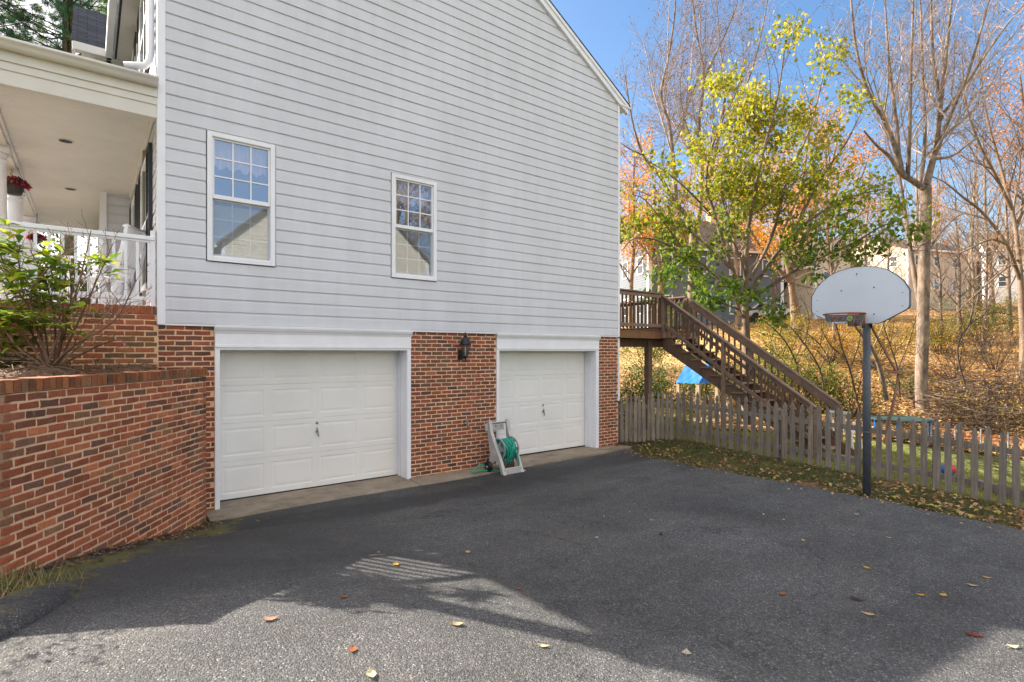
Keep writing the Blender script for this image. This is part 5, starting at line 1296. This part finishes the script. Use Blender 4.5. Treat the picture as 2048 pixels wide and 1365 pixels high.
tree('mulberry_tree', 'spreading tree with green lower leaves turning yellow at the top, in front of the wood', (1492, 690), 17.2,
     [([(1490,610),(1530,540),(1585,470),(1650,420),(1715,390),(1775,378)], -1.5, .075, .014),
      ([(1488,610),(1462,530),(1432,440),(1412,350),(1436,260),(1470,190),(1490,120)], .8, .075, .013),
      ([(1492,590),(1494,480),(1508,390),(1530,290),(1556,190),(1572,75)], -1.0, .085, .013),
      ([(1476,600),(1420,540),(1365,505),(1310,480),(1268,478),(1245,500)], -.8, .055, .012),
      ([(1500,600),(1560,560),(1630,520),(1700,490),(1760,455),(1800,440)], -2.0, .055, .012),
      ([(1500,560),(1545,470),(1575,360),(1615,270),(1640,180),(1655,100)], 1.2, .055, .012),
      ([(1432,440),(1385,390),(1340,350),(1300,325)], -1.2, .035, .01),
      ([(1530,290),(1490,240),(1460,160)], .8, .03, .009),
      ([(1585,470),(1640,360),(1690,290),(1720,230)], -1, .045, .01),
      ([(1498,620),(1540,610),(1590,560),(1650,535)], -1.5, .035, .01),
      ([(1480,620),(1430,600),(1380,570),(1330,560)], -1.5, .035, .01),
      ([(1470,545),(1400,480),(1350,440),(1300,430),(1255,440)], 1.0, .045, .01),
      ([(1494,480),(1450,420),(1445,330),(1475,300)], -1, .035, .01),
      ([(1490,600),(1450,560),(1400,535),(1350,530),(1300,520)], .8, .035, .01),
      ([(1492,590),(1520,550),(1545,560),(1560,610)], -.8, .03, .008),
      ([(1488,640),(1465,590),(1440,560),(1415,590)], -1.0, .03, .008),
      ([(1380,515),(1330,450),(1290,400),(1262,390)], -.6, .03, .008),
      ([(1560,510),(1620,470),(1680,450),(1740,420)], 1.0, .035, .01),
      ([(1494,560),(1475,500),(1455,480),(1420,500)], -1.2, .03, .008)],
     'bark', MUL, None, mul_leaf, ([(1494,700),(1492,660),(1490,605)], .13, .10))
# two thin leaning stems by the pole
tree('sapling', 'leaning half-dead pale sapling just behind the basketball pole', (1772, 800), 17.5, [([(1772,800),(1762,745),(1745,700),(1722,668),(1706,645),(1690,600)], -.8, .085, .02), ([(1745,700),(1770,640),(1785,590)], .6, .03, .008)],
     'bark_pale', [(1.5, .3, 45, .1, 3, .3), (3, .4, 45, .05, 2, .15)])
tree('sapling', 'thin dark crooked sapling left of the basketball pole', (1722, 836), 15.5, [([(1722,836),(1712,790),(1700,740),(1682,690),(1672,650),(1650,610)], -.5, .035, .01), ([(1700,740),(1720,680),(1718,640)], .5, .02, .006), ([(1690,715),(1660,690),(1640,650)], -.5, .02, .006)],
     'bark_dark', [(2, .4, 45, .1, 3, .3), (3.5, .45, 45, .05, 2, .15)])
for a in ((1600,770,19.0,'dark bare sapling spreading above the middle of the stairs',((1600,775),(1590,720),(1560,670),(1520,640),(1470,632))), (1690,800,18.0,'dark bare sapling in the gap between stairs and pole',((1650,800),(1640,740),(1610,690),(1575,650),(1540,640))),
          (1660,770,21.0,'dark spindly sapling under the left end of the backboard',((1668,790),(1660,730),(1640,690),(1600,660),(1560,662))), (1800,780,19.0,'thin dark sapling between the pole and the thick pale trunk',((1800,800),(1795,740),(1780,690),(1765,640),(1770,590))), (1905,760,20.5,'dark arching sapling right of the thick pale trunk',((1930,770),(1915,700),(1940,650),(1990,625),(2045,640)))):
    st = list(a[4]); tree('sapling', a[3], a[:2], a[2], [(st, -.8, .035, .008), ([st[1], (st[1][0]+25, st[1][1]-60), (st[1][0]+40, st[1][1]-120)], .6, .022, .006), ([st[2], (st[2][0]+8, st[2][1]-55), (st[2][0]-10, st[2][1]-100)], -.5, .016, .005), ([st[0], (st[0][0]-30, st[0][1]-50), (st[0][0]-70, st[0][1]-85)], .5, .02, .006)],
         'bark_dark', [(2.6, .45, 45, .06, 4, .4), (4, .5, 48, .0, 3, .25)])
# bigger trunks behind the stairs
def orange_leaf(fr, pal, ln=.14, sp=.22): return lambda t, tp: attach(t, tp, fr, SEED(pal), ln, ln*.7, M['leaf'], 'leaves', sp, normal_up=.3)
OR = [(.58,.29,.06),(.50,.23,.05),(.64,.36,.08),(.42,.19,.05)]
tree('autumn_tree', 'orange-leaved tree behind the yellow-green tree, left of the backboard', (1592, 640), 33,
     [([(1588,610),(1578,540),(1560,470),(1548,400),(1535,330)], -1, .22, .04), ([(1580,540),(1610,470),(1640,390),(1668,310),(1680,240)], 1, .18, .03), ([(1575,560),(1530,505),(1500,460),(1480,400)], -1, .13, .03),
      ([(1610,470),(1670,420),(1720,360),(1740,300)], 1, .12, .03), ([(1560,470),(1600,380),(1615,290),(1620,220)], .8, .12, .03)],
     'bark', [(1.2, .42, 45, .12, 4, .6), (2.2, .45, 45, .06, 3, .35), (3.0, .5, 45, .0, 2, .25)], None, orange_leaf(5500, OR), ([(1592,650),(1590,620),(1588,600)], .30, .24))
tree('autumn_tree', 'rust-leaved tree showing between the branches just right of the house corner', (1322, 600), 40,
     [([(1322,560),(1315,500),(1300,440),(1290,390)], -1, .18, .04), ([(1322,560),(1340,490),(1356,430),(1370,370)], 1, .16, .03), ([(1318,540),(1290,500),(1262,470)], .5, .10, .03)],
     'bark', [(1.2, .42, 45, .12, 4, .6), (2.0, .45, 45, .06, 3, .35), (2.4, .5, 45, .0, 2, .25)], None, orange_leaf(4500, OR+[(.45,.22,.12)]), ([(1322,610),(1322,580),(1322,555)], .26, .2))
tree('autumn_tree', 'pinkish orange tree reaching into the upper right corner', (2110, 620), 27,
     [([(2105,540),(2085,440),(2062,340),(2050,240),(2040,150)], -1, .18, .03), ([(2085,440),(2045,400),(2020,380)], -1, .08, .02), ([(2105,520),(2120,400),(2130,280),(2120,150)], 1, .16, .03), ([(2062,340),(2035,300),(2010,290)], .5, .06, .02), ([(2085,440),(2060,300),(2070,160),(2075,60)], 1, .1, .02)],
     'bark', [(1.2, .42, 45, .12, 4, .6), (2.0, .45, 45, .06, 3, .35), (2.4, .5, 45, .0, 2, .25)], None, orange_leaf(2000, [(.55,.25,.13),(.5,.2,.09),(.6,.32,.2)]), ([(2110,630),(2108,590),(2105,530)], .25, .2))

# prototypes for the trees further back, copied along the hill
def proto_tree(lbl, hgt, leafcol, frac, nl, bark, group):
    t = thing('woodland_tree', lbl, 'tree', (0,0,0), group); tb = MB(); cb = MB(); tips = []
    tr_ = catmull([Vector((0,0,-.5)), Vector((.1,0,hgt*.25)), Vector((-.05,.1,hgt*.5)), Vector((.12,.05,hgt*.8)), Vector((.1,.1,hgt))], 5); m_ = len(tr_)
    tb.tube(tr_, [.22-.20*k/(m_-1) for k in range(m_)], 8, False); tb.build('trunk', M[bark], t, True)
    for k in range(nl):
        f = .28+.68*k/nl; p = tr_[int(f*(m_-1))]; a = k*2.4+random.uniform(-.4,.4); l = hgt*(.42-.26*f)*random.uniform(.8,1.2); d = Vector((math.cos(a), math.sin(a), random.uniform(.5, 1.2))).normalized(); q = [p]
        for s in range(5): d = (d+Vector((0,0,.16))+rvec()*.16).normalized(); q.append(q[-1]+d*l/5)
        grow(cb, q, .075*(1-f)+.022, .008, 0, [(1.5, .45, 42, .12, 3, .5), (2.6, .5, 42, .06, 2, .3)], tips, .2)
    cb.build('crown', M[bark], t)
    if frac: attach(t, tips, frac, SEED(leafcol), .16, .11, M['leaf'], 'leaves', .25, normal_up=.3)
    return t
GW = 'trees in the wood on the hill'
protos = [proto_tree('slim bare grey tree standing in the wood on the hill', 15, None, 0, 24, 'bark_pale', GW+', bare'),
          proto_tree('tree with sparse orange leaves standing in the wood on the hill', 13, OR, 5000, 20, 'bark', GW+', orange'),
          proto_tree('tree with thin tan leaves standing in the wood on the hill', 14, [(.40,.27,.14),(.45,.22,.10),(.34,.24,.10)], 2600, 22, 'bark', GW+', tan')]
used = [False]*3
for k, (px, d, kind, s) in enumerate([(1262,42,1,1.0),(1300,58,0,1.1),(1340,50,2,.9),(1440,55,1,1.15),(1475,38,0,.95),(1520,60,2,1.1),(1545,42,1,.9),(1640,48,0,1.05),(1668,36,0,1.0),(1700,70,2,1.0),(1725,43,0,.85),
        (1765,74,0,1.2),(1668,30,0,.6),(1935,46,0,1.0),(1945,36,0,.7),(1960,60,0,1.0),(1985,40,0,.95),(2020,34,0,.75),(2046,48,2,.95),(2080,40,0,1.0),(1830,58,0,1.2),(1410,66,2,1.3),(1600,66,0,1.3),(1880,68,1,1.1),(1250,64,0,1.2),(1775,33,0,.55),(1888,30,0,.5),(1922,31,0,.58),(1968,29,0,.55),(2110,52,2,1.1)]):
    o = protos[kind] if not used[kind] else copy_tree(protos[kind]); used[kind] = True
    p = ground_pt(px, d); o.location = p; o.rotation_euler = (random.uniform(-.05,.05), random.uniform(-.05,.05), random.uniform(0, 6.28)); o.scale = (s, s, s*random.uniform(.9, 1.1))
for k, (x, y, s) in enumerate(((22, -27, 1.3), (26, -27, 1.2), (19, -31, 1.3), (24, -33, 1.35), (30, -30, 1.3))):
    o = copy_tree(protos[2 if k in (0, 3) else 0]); o['label'] = 'bare tree behind the camera, seen only as a reflection in the right window'; o['group'] = 'bare trees reflected in the window'
    o.location = (x, y, gz(x, y)); o.scale = (s, s, s); o.rotation_euler = (0, 0, k*1.7)

# pine beyond the porch
def pine(c, H, Rr, lbl, z0):
    t = thing('pine_tree', lbl, 'tree', c, None); tb = MB(); c = Vector(c)
    tb.tube([c+Vector((0,0,H*k/8)) for k in range(9)], [.28*(1-k/9)+.02 for k in range(9)], 10, False); tb.build('trunk', M['bark'], t, True)
    cb = MB(); tuft = []; dirs = []
    for k in range(330):
        f = random.random(); z = z0+(H-z0)*f; a = random.uniform(0, 6.28); l = Rr*(1-f*.75)*random.uniform(.6, 1.1); p = c+Vector((0,0,z)); d = Vector((math.cos(a), math.sin(a), .12)); q = [p]
        for s in range(6): d = (d+Vector((0,0,.05))+rvec()*.12).normalized(); q.append(q[-1]+d*l/6)
        cb.tube(q, [.03*(1-i/7)+.004 for i in range(7)], 3, False)
        for i in range(2, 7):
            for w_ in range(4):
                e = q[i]+rvec()*.42+Vector((0,0,.05)); tuft.append(e); dirs.append((d+rvec()*.7+Vector((0,0,.25))).normalized())
    cb.build('branches', M['bark_dark'], t)
    a = np.array([tuple(p) for p in tuft]); dd = np.array([tuple(p) for p in dirs]); n = len(a); K = 34
    cen = np.repeat(a, K, 0)+rng.normal(size=(n*K,3))*.04; dr = np.repeat(dd, K, 0)+rng.normal(size=(n*K,3))*.6; dr /= np.linalg.norm(dr, axis=1)[:,None]
    sd = np.cross(dr, rng.normal(size=(n*K,3))); sd /= np.linalg.norm(sd, axis=1)[:,None]; Ln = .27*rng.uniform(.7, 1.1, (n*K,1))
    v = np.stack([cen-sd*.008, cen+sd*.008, cen+dr*Ln], 1).reshape(-1,3)
    mesh_obj('needles', v, np.arange(n*K*3).reshape(-1,3), M['needle'], t, np.repeat(pick([(.09,.20,.13),(.12,.25,.15),(.07,.17,.11),(.20,.27,.14)], n), K, 0))
    return t
pn = pine((-.6, 27.5, 2.2), 25, 4.8, 'tall blue-green pine rising behind the porch roof at the left', 7)
pn2 = copy_tree(pn); pn2.location = (-4.6, 29, 2.4); pn2.rotation_euler = (0, 0, 2.2); pn2['label'] = 'blue-green pine at the far left edge, partly behind the other pine'

# ------------------------------------------------------------------ shrubs and undergrowth
TW = .004
def shrub(px, py, d, w_, h, pal, frac, lbl, ln=.06, bark='bark_dark', dens=26, name='shrub', group=None):
    p = P(px, py, d); p.z = gz(p.x, p.y) if p.x > 1 else 2.0; t = thing(name, lbl, 'shrub', p, group); b = MB(); tips = []
    for k in range(dens):
        a = random.uniform(0, 6.28); s = random.uniform(.2, 1); d_ = Vector((math.cos(a)*s*w_*.5/h*1.6, math.sin(a)*s*w_*.5/h*1.6, 1)).normalized(); q = [p+Vector((math.cos(a)*.12, math.sin(a)*.12, -.05))]; L = h*random.uniform(.7, 1.15)
        for i in range(4): d_ = (d_+rvec()*.2+Vector((0,0,-.05))).normalized(); q.append(q[-1]+d_*L/4)
        grow(b, q, .016, .004, 0, [(4.5, .42, 45, .04, 3, .2), (6, .45, 48, .0, 2, .12)], tips, .25)
    b.build('branches', M[bark], t)
    if frac: attach(t, tips, frac*520*w_*h, SEED(pal), ln*1.4, ln*.9, M['leaf'], 'leaves', .12, normal_up=.4)
YG = [(.24,.26,.04),(.16,.21,.035),(.34,.30,.05),(.10,.16,.03)]; GR = [(.045,.085,.02),(.06,.11,.025),(.09,.13,.03),(.15,.15,.035)]; YE = [(.5,.33,.035),(.42,.28,.04),(.32,.27,.04)]
for a in ((1262,795,17,2.6,1.5,GR,.9,'dense green shrub under the deck beside the house corner'), (1330,790,19.5,3.0,1.7,GR,.9,'dark green shrub behind the deck post'), (1425,775,20,2.6,1.5,GR+YG,.9,'mixed green and yellow shrub behind the blue tarp'),
          (1515,760,21,3.0,2.1,YG,.9,'yellow-green shrub behind the upper part of the deck stairs'), (1585,770,20,2.8,2.0,YG,.75,'yellow-green shrub above the middle of the deck stairs'), (1640,790,19,2.6,2.0,YG+GR,.6,'loose green shrub at the foot of the stairs'),
          (1705,800,18.5,2.0,1.5,GR+YE,.5,'small shrub with mixed leaves just left of the pole'), (1745,760,26,3.0,2.6,YE,.7,'golden yellow bush right of the pole below the backboard'), (1880,660,29,3.2,1.9,YG+YE,.8,'yellow-green bushy tree left of the white house'), (1965,640,31,4.2,3.0,YG,.8,'rounded yellow-green bush below the white house'),
          (1820,780,22,1.6,1.2,GR,.9,'green vine-like shrub at the base of the thick pale trunk'), (1960,800,19,3.0,1.8,YE,.12,'nearly bare twiggy shrub beside the pile of fallen branches'), (2035,760,20,3.4,2.6,OR,.05,'nearly bare reddish shrub at the right edge'), (1910,720,24,3.4,2.6,OR,.04,'bare tangled shrub on the slope right of the thick pale trunk'), (1990,690,26,3.6,3.2,OR,.04,'bare tangled bush higher on the slope at the right'),
          (1560,690,28,3.2,2.4,YE+YG,.7,'yellow bush below the cream house wall'), (1660,700,27,2.8,2.2,YE+OR,.6,'orange and yellow bush directly behind the backboard'), (1290,720,26,4,2.8,GR+YG,.8,'large green shrub far behind the deck')):
    shrub(*a)
def lawn_shrub(x, y, w_, h, lbl):
    p = P(100, 700, 10); u = (FX*x+FY*y); shrub(CX+F*(RX*x+RY*y)/u, 700, u, w_, h, GR, .9, lbl, .08)
lawn_shrub(-1.5, 19.5, 3.0, 3.4, 'dark green shrub beyond the far end of the porch'); lawn_shrub(.3, 21, 3.0, 3.0, 'green shrub behind the porch, seen between the balusters'); lawn_shrub(-4.2, 20, 3.4, 3.2, 'green shrub beyond the porch at the far left edge')
bp_ = MB()
for k in range(750):
    c = ground_pt(random.gauss(1960, 62), random.uniform(18.2, 23.5)); h = random.random()**2*.9; a = random.gauss(.2, .55); d = Vector((RX*math.cos(a)+FX*math.sin(a), RY*math.cos(a)+FY*math.sin(a), random.gauss(-.05, .16))); l = random.uniform(.6, 2.4)
    p = c+Vector((0,0,h+.05)); bp_.tube([p-d*l/2, p+rvec()*.08, p+d*l/2], [random.uniform(.008,.022), .010, .004], 3, False)
t = thing('brush_pile', 'grey pile of fallen branches and twigs on the dark slope at the right', 'branches', ground_pt(1960, 20)); bp_.build('sticks', M['bark'], t)

# ------------------------------------------------------------------ grass and leaf litter
def blades(name, lbl, pts, h, wd, pal):
    n = len(pts); pts = np.asarray(pts); a = rng.uniform(0, 6.28, n); hh = h*rng.uniform(.5, 1.3, n); lean = rng.normal(size=(n,2))*.45*hh[:,None]
    s = np.stack([np.cos(a), np.sin(a)], 1)*wd; z = gzn(pts[:,0], pts[:,1])-.015
    v = np.stack([np.column_stack([pts-s, z]), np.column_stack([pts+s, z]), np.column_stack([pts+lean, z+hh])], 1).reshape(-1,3); f = np.arange(n*3).reshape(-1,3)
    o = mesh_obj(name, v, f, M['grass'], None, pick(pal, n)); o['kind'] = 'stuff'; tag(o, lbl, 'grass')
GP = [(.10,.115,.045),(.13,.14,.055),(.19,.17,.08),(.26,.21,.12),(.07,.085,.035)]
n = 30000; y = rng.uniform(.2, 8.2, n); x = edge_x(y)+(rng.random(n)**.9)*(10.55-edge_x(y))-.02; k = np.sin(x*5)+np.sin(y*4.1+x)+rng.normal(size=n)*.8 > -1.0
blades('grass', 'short patchy grass growing on the strip between driveway and fence', np.column_stack([x, y])[k], .055, .004, GP)
n = 42000; x = 10.5+rng.random(n)*6.5; y = rng.uniform(-1, 13, n); blades('grass', 'lawn grass in the back yard behind the picket fence', np.column_stack([x, y]), .06, .006, [(.20,.23,.06),(.25,.27,.07),(.30,.28,.10)])
LP = [(.42,.26,.13),(.34,.19,.09),(.48,.34,.18),(.26,.13,.06),(.50,.36,.10),(.30,.12,.07)]
def litter(name, lbl, pts, ln, pal, lift=.02, m='dry'):
    pts = np.asarray(pts); n = len(pts); c = np.column_stack([pts, gzn(pts[:,0], pts[:,1])+lift+rng.uniform(0, .015, n)]); d = rng.normal(size=(n,3)); d[:,2] *= .18
    o = leaves_obj(name, c, pick(pal, n), ln, ln*.7, M[m], None, dirs=d, normal_up=.92, fold=.18, curl=.2); o['kind'] = 'stuff'; tag(o, lbl, 'leaf litter')
n = 1500; y = rng.uniform(-.2, 8.0, n); u = rng.random(n)**1.5; x = edge_x(y)+.02+u*(10.6-edge_x(y)); w_ = (y < 3.2)*.75+(y >= 3.2)*.32; k = rng.random(n) < w_
litter('leaf_litter', 'dry fallen leaves gathered on the grass strip by the fence', np.column_stack([x, y])[k], .085, LP, .03)
n = 260; y = rng.uniform(.5, 7.8, n); x = edge_x(y)-.02-rng.exponential(.12, n); litter('leaf_litter', 'small fallen leaves drifted along the asphalt edge', np.column_stack([x, y]), .05, LP, .012)
n = 420; s_ = rng.uniform(0, 3.0, n); e_ = rng.exponential(.10, n)+.01; litter('leaf_litter', 'brown leaf scraps along the foot of the retaining wall', np.column_stack([RA.x+rdir.x*s_+rn.x*e_, RA.y+rdir.y*s_+rn.y*e_]), .05, [(.20,.12,.07),(.30,.2,.11),(.12,.07,.045)], .015)
n = 60; litter('leaf_litter', 'dark heap of leaves in the corner between house and gate', np.column_stack([rng.normal(9.42, .14, n), rng.normal(8.05, .10, n)]), .08, [(.16,.09,.05),(.10,.05,.035),(.24,.14,.08)], .05)
n = 30000; pxs = rng.uniform(1430, 2120, n); ds = 15.5+rng.random(n)**1.2*30; u = (pxs-CX)/F; litter('leaf_litter', 'fallen orange and brown leaves covering the wooded hill', np.column_stack([ds*(FX+u*RX), ds*(FY+u*RY)]), .16, [(.50,.28,.13),(.38,.20,.10),(.60,.42,.20),(.28,.14,.08),(.64,.46,.18)], .03)
# weeds and grass tuft at the left foot of the wall
def weed(px, py, h, lbl, n=14, pal=((.12,.22,.05),(.18,.28,.06),(.09,.15,.04)), wd=.03, bound=None):
    p = bound or PG(px, py, -.01); t = thing('weed', lbl, 'weed', p); az = rng.uniform(0, 6.28, n); d = np.column_stack([np.cos(az), np.sin(az), rng.uniform(.4, 1.5, n)]); c = np.tile(np.array(p), (n,1))+rng.normal(size=(n,3))*np.array([.03,.03,0]); c[:,2] = p.z
    leaves_obj('leaves', c, pick(list(pal), n), h, wd, M['leaf'], t, dirs=d, normal_up=.6)
weed(375, 1060, .14, 'upright green weed growing at the foot of the brick retaining wall'); weed(418, 1050, .09, 'pale green weed in the corner by the left garage door'); weed(440, 1020, .08, 'low weed under the left end of the first garage door', 20); weed(838, 958, .07, 'small green weed at the bottom of the brick pier', 18); weed(790, 963, .06, 'tiny weed on the concrete by the right side of the left door', 12)
n = 420; gx_ = rng.normal(-.42, .16, n); gy_ = rng.normal(5.0, .18, n); blades('grass', 'tuft of long dry and green grass at the left foot of the wall', np.column_stack([gx_, gy_]), .15, .006, [(.34,.26,.15),(.22,.20,.08),(.42,.31,.18),(.12,.17,.05)])
b = MB(); vs = []; nn_ = 26
for i in range(nn_+1):
    for j in range(9):
        s = i/nn_; a = math.pi*j/8; c0 = Vector((-.12-.55*s, 5.05-1.5*s, 0)); nrm = Vector((.94, -.34, 0)); ww = .20*(math.sin(math.pi*min(1, s*1.0+.12))**.5)
        p = c0+nrm*(math.cos(a)*ww); vs.append((p.x, p.y, gz(p.x, p.y)+.01+math.sin(a)*.085*min(1, s*4)+.008*math.sin(i*2.3+j)))
b.add(vs, [(i*9+j, i*9+j+1, (i+1)*9+j+1, (i+1)*9+j) for i in range(nn_) for j in range(8)]); o = b.build('asphalt_berm', M['asphalt'], None, True); o['kind'] = 'structure'

# single leaves lying on the asphalt
def dleaf(px, py, col, size, lbl, group=None, wide=.62):
    p = PG(px, py, .018); a = random.uniform(0, 6.28); n = 12
    prof = [0, .42, .72, .92, 1.0, .95, .86, .74, .60, .44, .28, .13, .0]; v = []; f = []; size *= .68; curl = random.uniform(.03, .12); w2 = size*wide/2; ux_ = Vector((math.cos(a), math.sin(a), 0)); uy_ = Vector((-math.sin(a), math.cos(a), 0))
    for i, q in enumerate(prof):
        x_ = size*(i/n-.5); zz = curl*size*((2*i/n-1)**2)
        jag = 1+.18*math.sin(i*2.6+px)
        for s in (-1, -.5, 0, .5, 1): r_ = p+ux_*x_+uy_*(s*w2*q*jag); v.append((r_.x, r_.y, gz(r_.x, r_.y)+.017+zz+abs(s)**1.5*curl*size*.55))
    for i in range(n):
        for j in range(4): f.append((i*5+j, i*5+j+1, (i+1)*5+j+1, (i+1)*5+j))
    st_ = len(v); tip = p-ux_*size*.5; e = tip-ux_*size*.28
    for r_ in (tip+uy_*.0015, tip-uy_*.0015, e-uy_*.001, e+uy_*.001): v.append((r_.x, r_.y, gz(r_.x, r_.y)+.02+curl*size*.8))
    f.append((st_, st_+1, st_+2, st_+3))
    cols = np.tile(np.array(col), (len(f),1))*rng.uniform(.85, 1.1, (len(f),1)); o = mesh_obj('fallen_leaf', np.array(v), f, M['dry'], None, cols, True); tag(o, lbl, 'leaf', group)
TAN, YEL, RUS, PIN, DRK, CRM = (.46,.34,.21), (.55,.33,.05), (.34,.13,.06), (.42,.20,.17), (.06,.04,.035), (.60,.55,.38)
for a in ((792,1134,YEL,.13,'golden yellow fallen leaf at the left edge of the striped sunlit patch'), (936,1109,TAN,.12,'pale tan leaf in the shade just right of the striped sunlit patch'), (757,1109,PIN,.08,'small pink leaf in the shade left of the striped sunlit patch'),
          (689,1199,RUS,.10,'rust brown leaf in the shade above the left sunlit asphalt'), (542,1244,(.5,.27,.2),.14,'pinkish orange leaf on the shadow edge at the left foreground'), (911,1255,TAN,.14,'light tan leaf lying in the sunlit foreground below the bush shadow'), (705,1307,RUS,.11,'reddish brown leaf in the sunlit foreground, left of centre'),
          (743,1359,CRM,.12,'cream leaf at the bottom edge of the sunlit asphalt'), (1087,1299,CRM,.10,'curled cream leaf near the lower shadow edge in the foreground centre'), (1373,1311,(.5,.44,.36),.13,'large pale leaf alone in the deep shade at the bottom centre right'), (1037,1182,RUS,.07,'small red-brown leaf at the right tip of the sunlit patch'),
          (1735,1140,YEL,.10,'yellow-orange leaf in the middle of the right driveway'), (1713,1204,DRK,.14,'dark crumpled leaf on the shaded asphalt at the right'), (1735,1233,TAN,.13,'tan leaf just below the dark crumpled leaf on the right'), (1565,1193,RUS,.10,'rusty leaf alone on the shaded asphalt, right of centre'),
          (1840,1195,YEL,.09,'small olive yellow leaf, the left of a close pair on the right'), (1886,1196,YEL,.11,'longer yellow leaf, the right of a close pair on the right'), (1946,1176,TAN,.11,'tan leaf near the right edge of the shaded driveway'), (1975,1160,YEL,.10,'golden leaf closest to the right edge of the driveway'), (1950,1276,(.22,.045,.04),.15,'bright red curled leaf on the sunlit corner at the right'),
          (2026,1300,CRM,.12,'pale cream leaf in the sunlit corner at the far right'), (1194,1078,CRM,.07,'tiny cream leaf on the asphalt below the hose reel'), (1607,1085,TAN,.09,'tan leaf on the asphalt a little left of the pole'), (1777,1079,(.45,.25,.1),.09,'orange-tan leaf on the asphalt right of the pole base'), (1268,1012,RUS,.08,'rusty leaf on the asphalt in front of the gate'), (1304,1044,YEL,.07,'small ochre leaf on the asphalt in front of the long fence'),
          (1527,1032,CRM,.07,'tiny pale leaf near the asphalt edge left of the pole'), (1714,1032,CRM,.08,'tiny pale leaf on the asphalt just in front of the pole'), (1568,1043,YEL,.07,'tiny orange leaf near the asphalt edge left of the pole'), (1208,1036,CRM,.05,'tiny white leaf on the asphalt right of the hose reel'), (1322,1072,DRK,.10,'dark wet leaf flat on the asphalt in front of the fence')):
    dleaf(*a)
